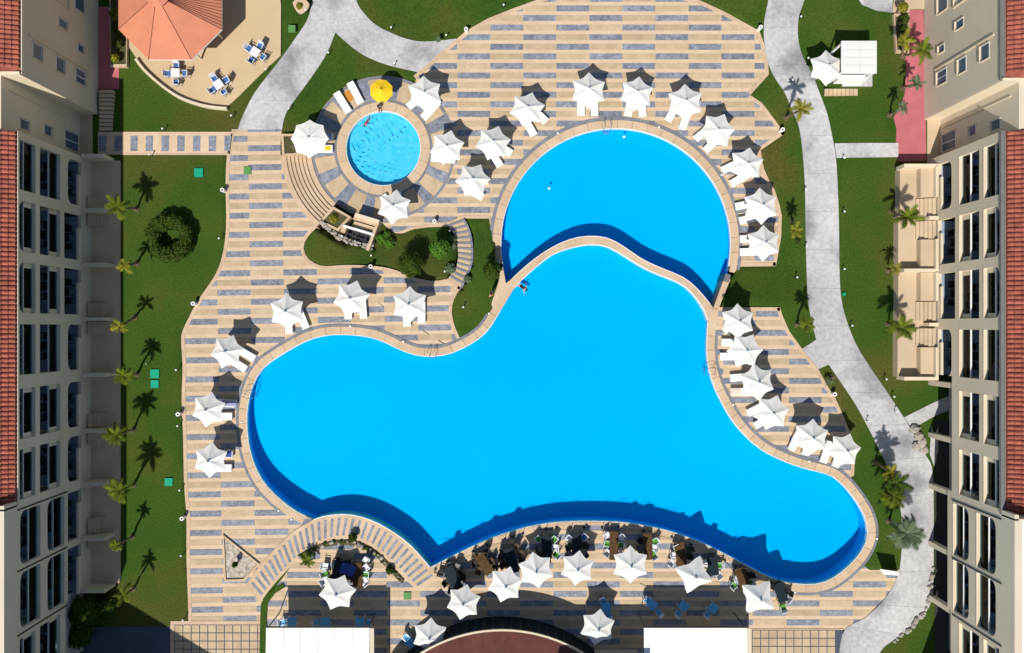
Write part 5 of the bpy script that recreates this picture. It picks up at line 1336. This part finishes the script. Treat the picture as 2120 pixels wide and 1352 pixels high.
# ladders
def ladder(px, py, ang, lv, label):
    base = P(px, py, lv+0.1); t = thing('pool_ladder', base, label, 'pool ladder'); a = R(-ang); d = Vector((math.cos(a), math.sin(a), 0)); n_ = Vector((-d.y, d.x, 0))
    for s_ in (-0.27, 0.27):
        p = base + n_*s_
        MB().tube([p - d*0.45, p - d*0.42 + Vector((0,0,0.55)), p - d*0.1 + Vector((0,0,0.75)), p + d*0.25 + Vector((0,0,0.6)), p + d*0.3 - Vector((0,0,1.1))], 0.025, 6).build('rail', M['chrome'], t)
    for z in (-0.35, -0.65, -0.95):
        MB().tube([base + d*0.3 + n_*0.27 + Vector((0,0,z)), base + d*0.3 - n_*0.27 + Vector((0,0,z))], 0.025, 6).build('rung', M['chrome'], t)
ladder(1256,264,90,LOW,'steel ladder at the north edge of the round pool')
ladder(894,734,88,0,'steel ladder at the north edge of the main pool')
ladder(518,816,15,0,'steel ladder at the left lobe of the main pool')
ladder(1468,768,175,0,'steel ladder at the east edge of the main pool')
for k, (px, py, lb) in enumerate(((1292,283,'round white float in the upper round pool'),(1137,390,'small pale float left in the round pool'))):
    o = MB().lathe([(0.05,-0.03),(0.11,0),(0.05,0.05)], 10, P(px,py,LOW-0.06)).build('float', M['white']); tag(o, lb, 'float')
for px, py, lv, wh in ((1155,276,LOW,'at the upper left of the round pool'),(1364,263,LOW,'at the upper right of the round pool'),(1494,362,LOW,'at the right of the round pool'),(725,675,0,'atop the left lobe of the main pool'),(835,707,0,'left of the main pool ladder'),(1012,649,0,'beside the small lawn'),(500,874,0,'at the far left of the main pool'),(577,1057,0,'upper left of the walkway start'),(604,1075,0,'touching the walkway start'),(1518,838,0,'by the third east deck parasol'),(1675,955,0,'below the fifth east deck parasol'),(1815,1115,0,'at the far right of the main pool'),(1646,1226,0,'right of the last dining table')):
    o = MB().lathe([(0.09,0),(0.09,0.05),(0.04,0.08)], 8, P(px,py,lv+0.07)).build('deck_spotlight', M['white'])
    tag(o, 'small white rim spotlight ' + wh, 'spotlight', 'spotlights set in the pool rims')

# ---------------------------------------------------------------- people
def person(loc, rz, pose, label, wear, scale=1.0):
    t = thing('person', loc, label, 'person', None, rz)
    if pose == 'swim':
        J = [(0,0,0),(0,0.25,0.02),(0,0.5,0.03),(0,0.62,0.04),(0,0.74,0.06),(0.18,0.5,0.02),(0.38,0.68,0.0),(0.42,0.92,0.0),(-0.18,0.5,0.02),(-0.4,0.42,-0.02),(-0.5,0.2,-0.04),(0.1,-0.08,0),(0.16,-0.48,-0.05),(0.2,-0.85,-0.08),(-0.1,-0.08,0),(-0.2,-0.45,-0.06),(-0.24,-0.82,-0.1)]
    elif pose == 'stand':
        J = [(0,0,0.92),(0,0,1.18),(0,0,1.42),(0,0,1.52),(0,0.02,1.64),(0.19,0,1.42),(0.26,0.03,1.15),(0.28,0.1,0.92),(-0.19,0,1.42),(-0.26,0.03,1.15),(-0.3,0.08,0.9),(0.1,0,0.88),(0.12,0.03,0.48),(0.12,-0.02,0.06),(-0.1,0,0.88),(-0.12,0.05,0.48),(-0.13,-0.04,0.06)]
    else:  # sitting on the rim, legs in front
        J = [(0,0,0.12),(0,-0.04,0.38),(0,-0.02,0.62),(0,0.0,0.72),(0,0.04,0.84),(0.19,-0.02,0.6),(0.27,-0.1,0.35),(0.24,-0.16,0.08),(-0.19,-0.02,0.6),(-0.27,-0.1,0.35),(-0.25,-0.15,0.08),(0.1,0.05,0.12),(0.12,0.45,0.14),(0.12,0.5,-0.25),(-0.1,0.05,0.12),(-0.12,0.45,0.14),(-0.13,0.5,-0.25)]
    E = [(0,1),(1,2),(2,3),(3,4),(2,5),(5,6),(6,7),(2,8),(8,9),(9,10),(0,11),(11,12),(12,13),(0,14),(14,15),(15,16)]
    Rd = [0.14,0.13,0.14,0.06,0.10,0.06,0.045,0.03,0.06,0.045,0.03,0.09,0.06,0.04,0.09,0.06,0.04]
    me = bpy.data.meshes.new('body'); me.from_pydata([tuple(c*scale for c in j) for j in J], E, []); me.materials.append(M['skin'])
    o = link('body', me, t)
    md = o.modifiers.new('Skin', 'SKIN'); md.use_smooth_shade = True
    for i, v in enumerate(me.skin_vertices[0].data): v.radius = (Rd[i]*scale, Rd[i]*scale)
    me.skin_vertices[0].data[0].use_root = True
    o.modifiers.new('Sub', 'SUBSURF').levels = 1; o.modifiers['Sub'].render_levels = 2
    hd = Vector(J[4])*scale
    b = MB().lathe([(0.03,-0.02),(0.125*scale,0.02),(0.12*scale,0.09*scale),(0.03,0.14*scale)], 10, hd+Vector((0,-0.02,0.0))); link('hair', b.mesh('hair', M['hair'], True), t)
    a, b2 = Vector(J[0])*scale, Vector(J[1])*scale
    b = MB().tube([a.lerp(Vector(J[2])*scale,-0.12), a.lerp(Vector(J[2])*scale, 0.5), Vector(J[2])*scale*0.98+a*0.02], [0.165*scale,0.155*scale,0.165*scale], 10); link('swimwear' if pose != 'stand' else 'shirt', b.mesh('clothes', M[wear], True), t)
    return t
person(P(1078,592,-0.1), R(-125), 'swim', 'person in dark swimwear swimming beside the pool divider', 'swim', 0.85)
person(P(760,252,LOW-0.1), R(150), 'swim', 'person in pink swimwear swimming in the small kids pool', 'swimpink', 0.62)
person(P(786,224,LOW+0.1), R(185), 'sit', 'person in black sitting on the north rim of the kids pool', 'swim', 0.8)
person(P(1018,610,T(1018,610)), R(60), 'stand', 'person in orange shirt standing on the small lawn by the pool', 'swimorange')
print('objects', len(bpy.data.objects))
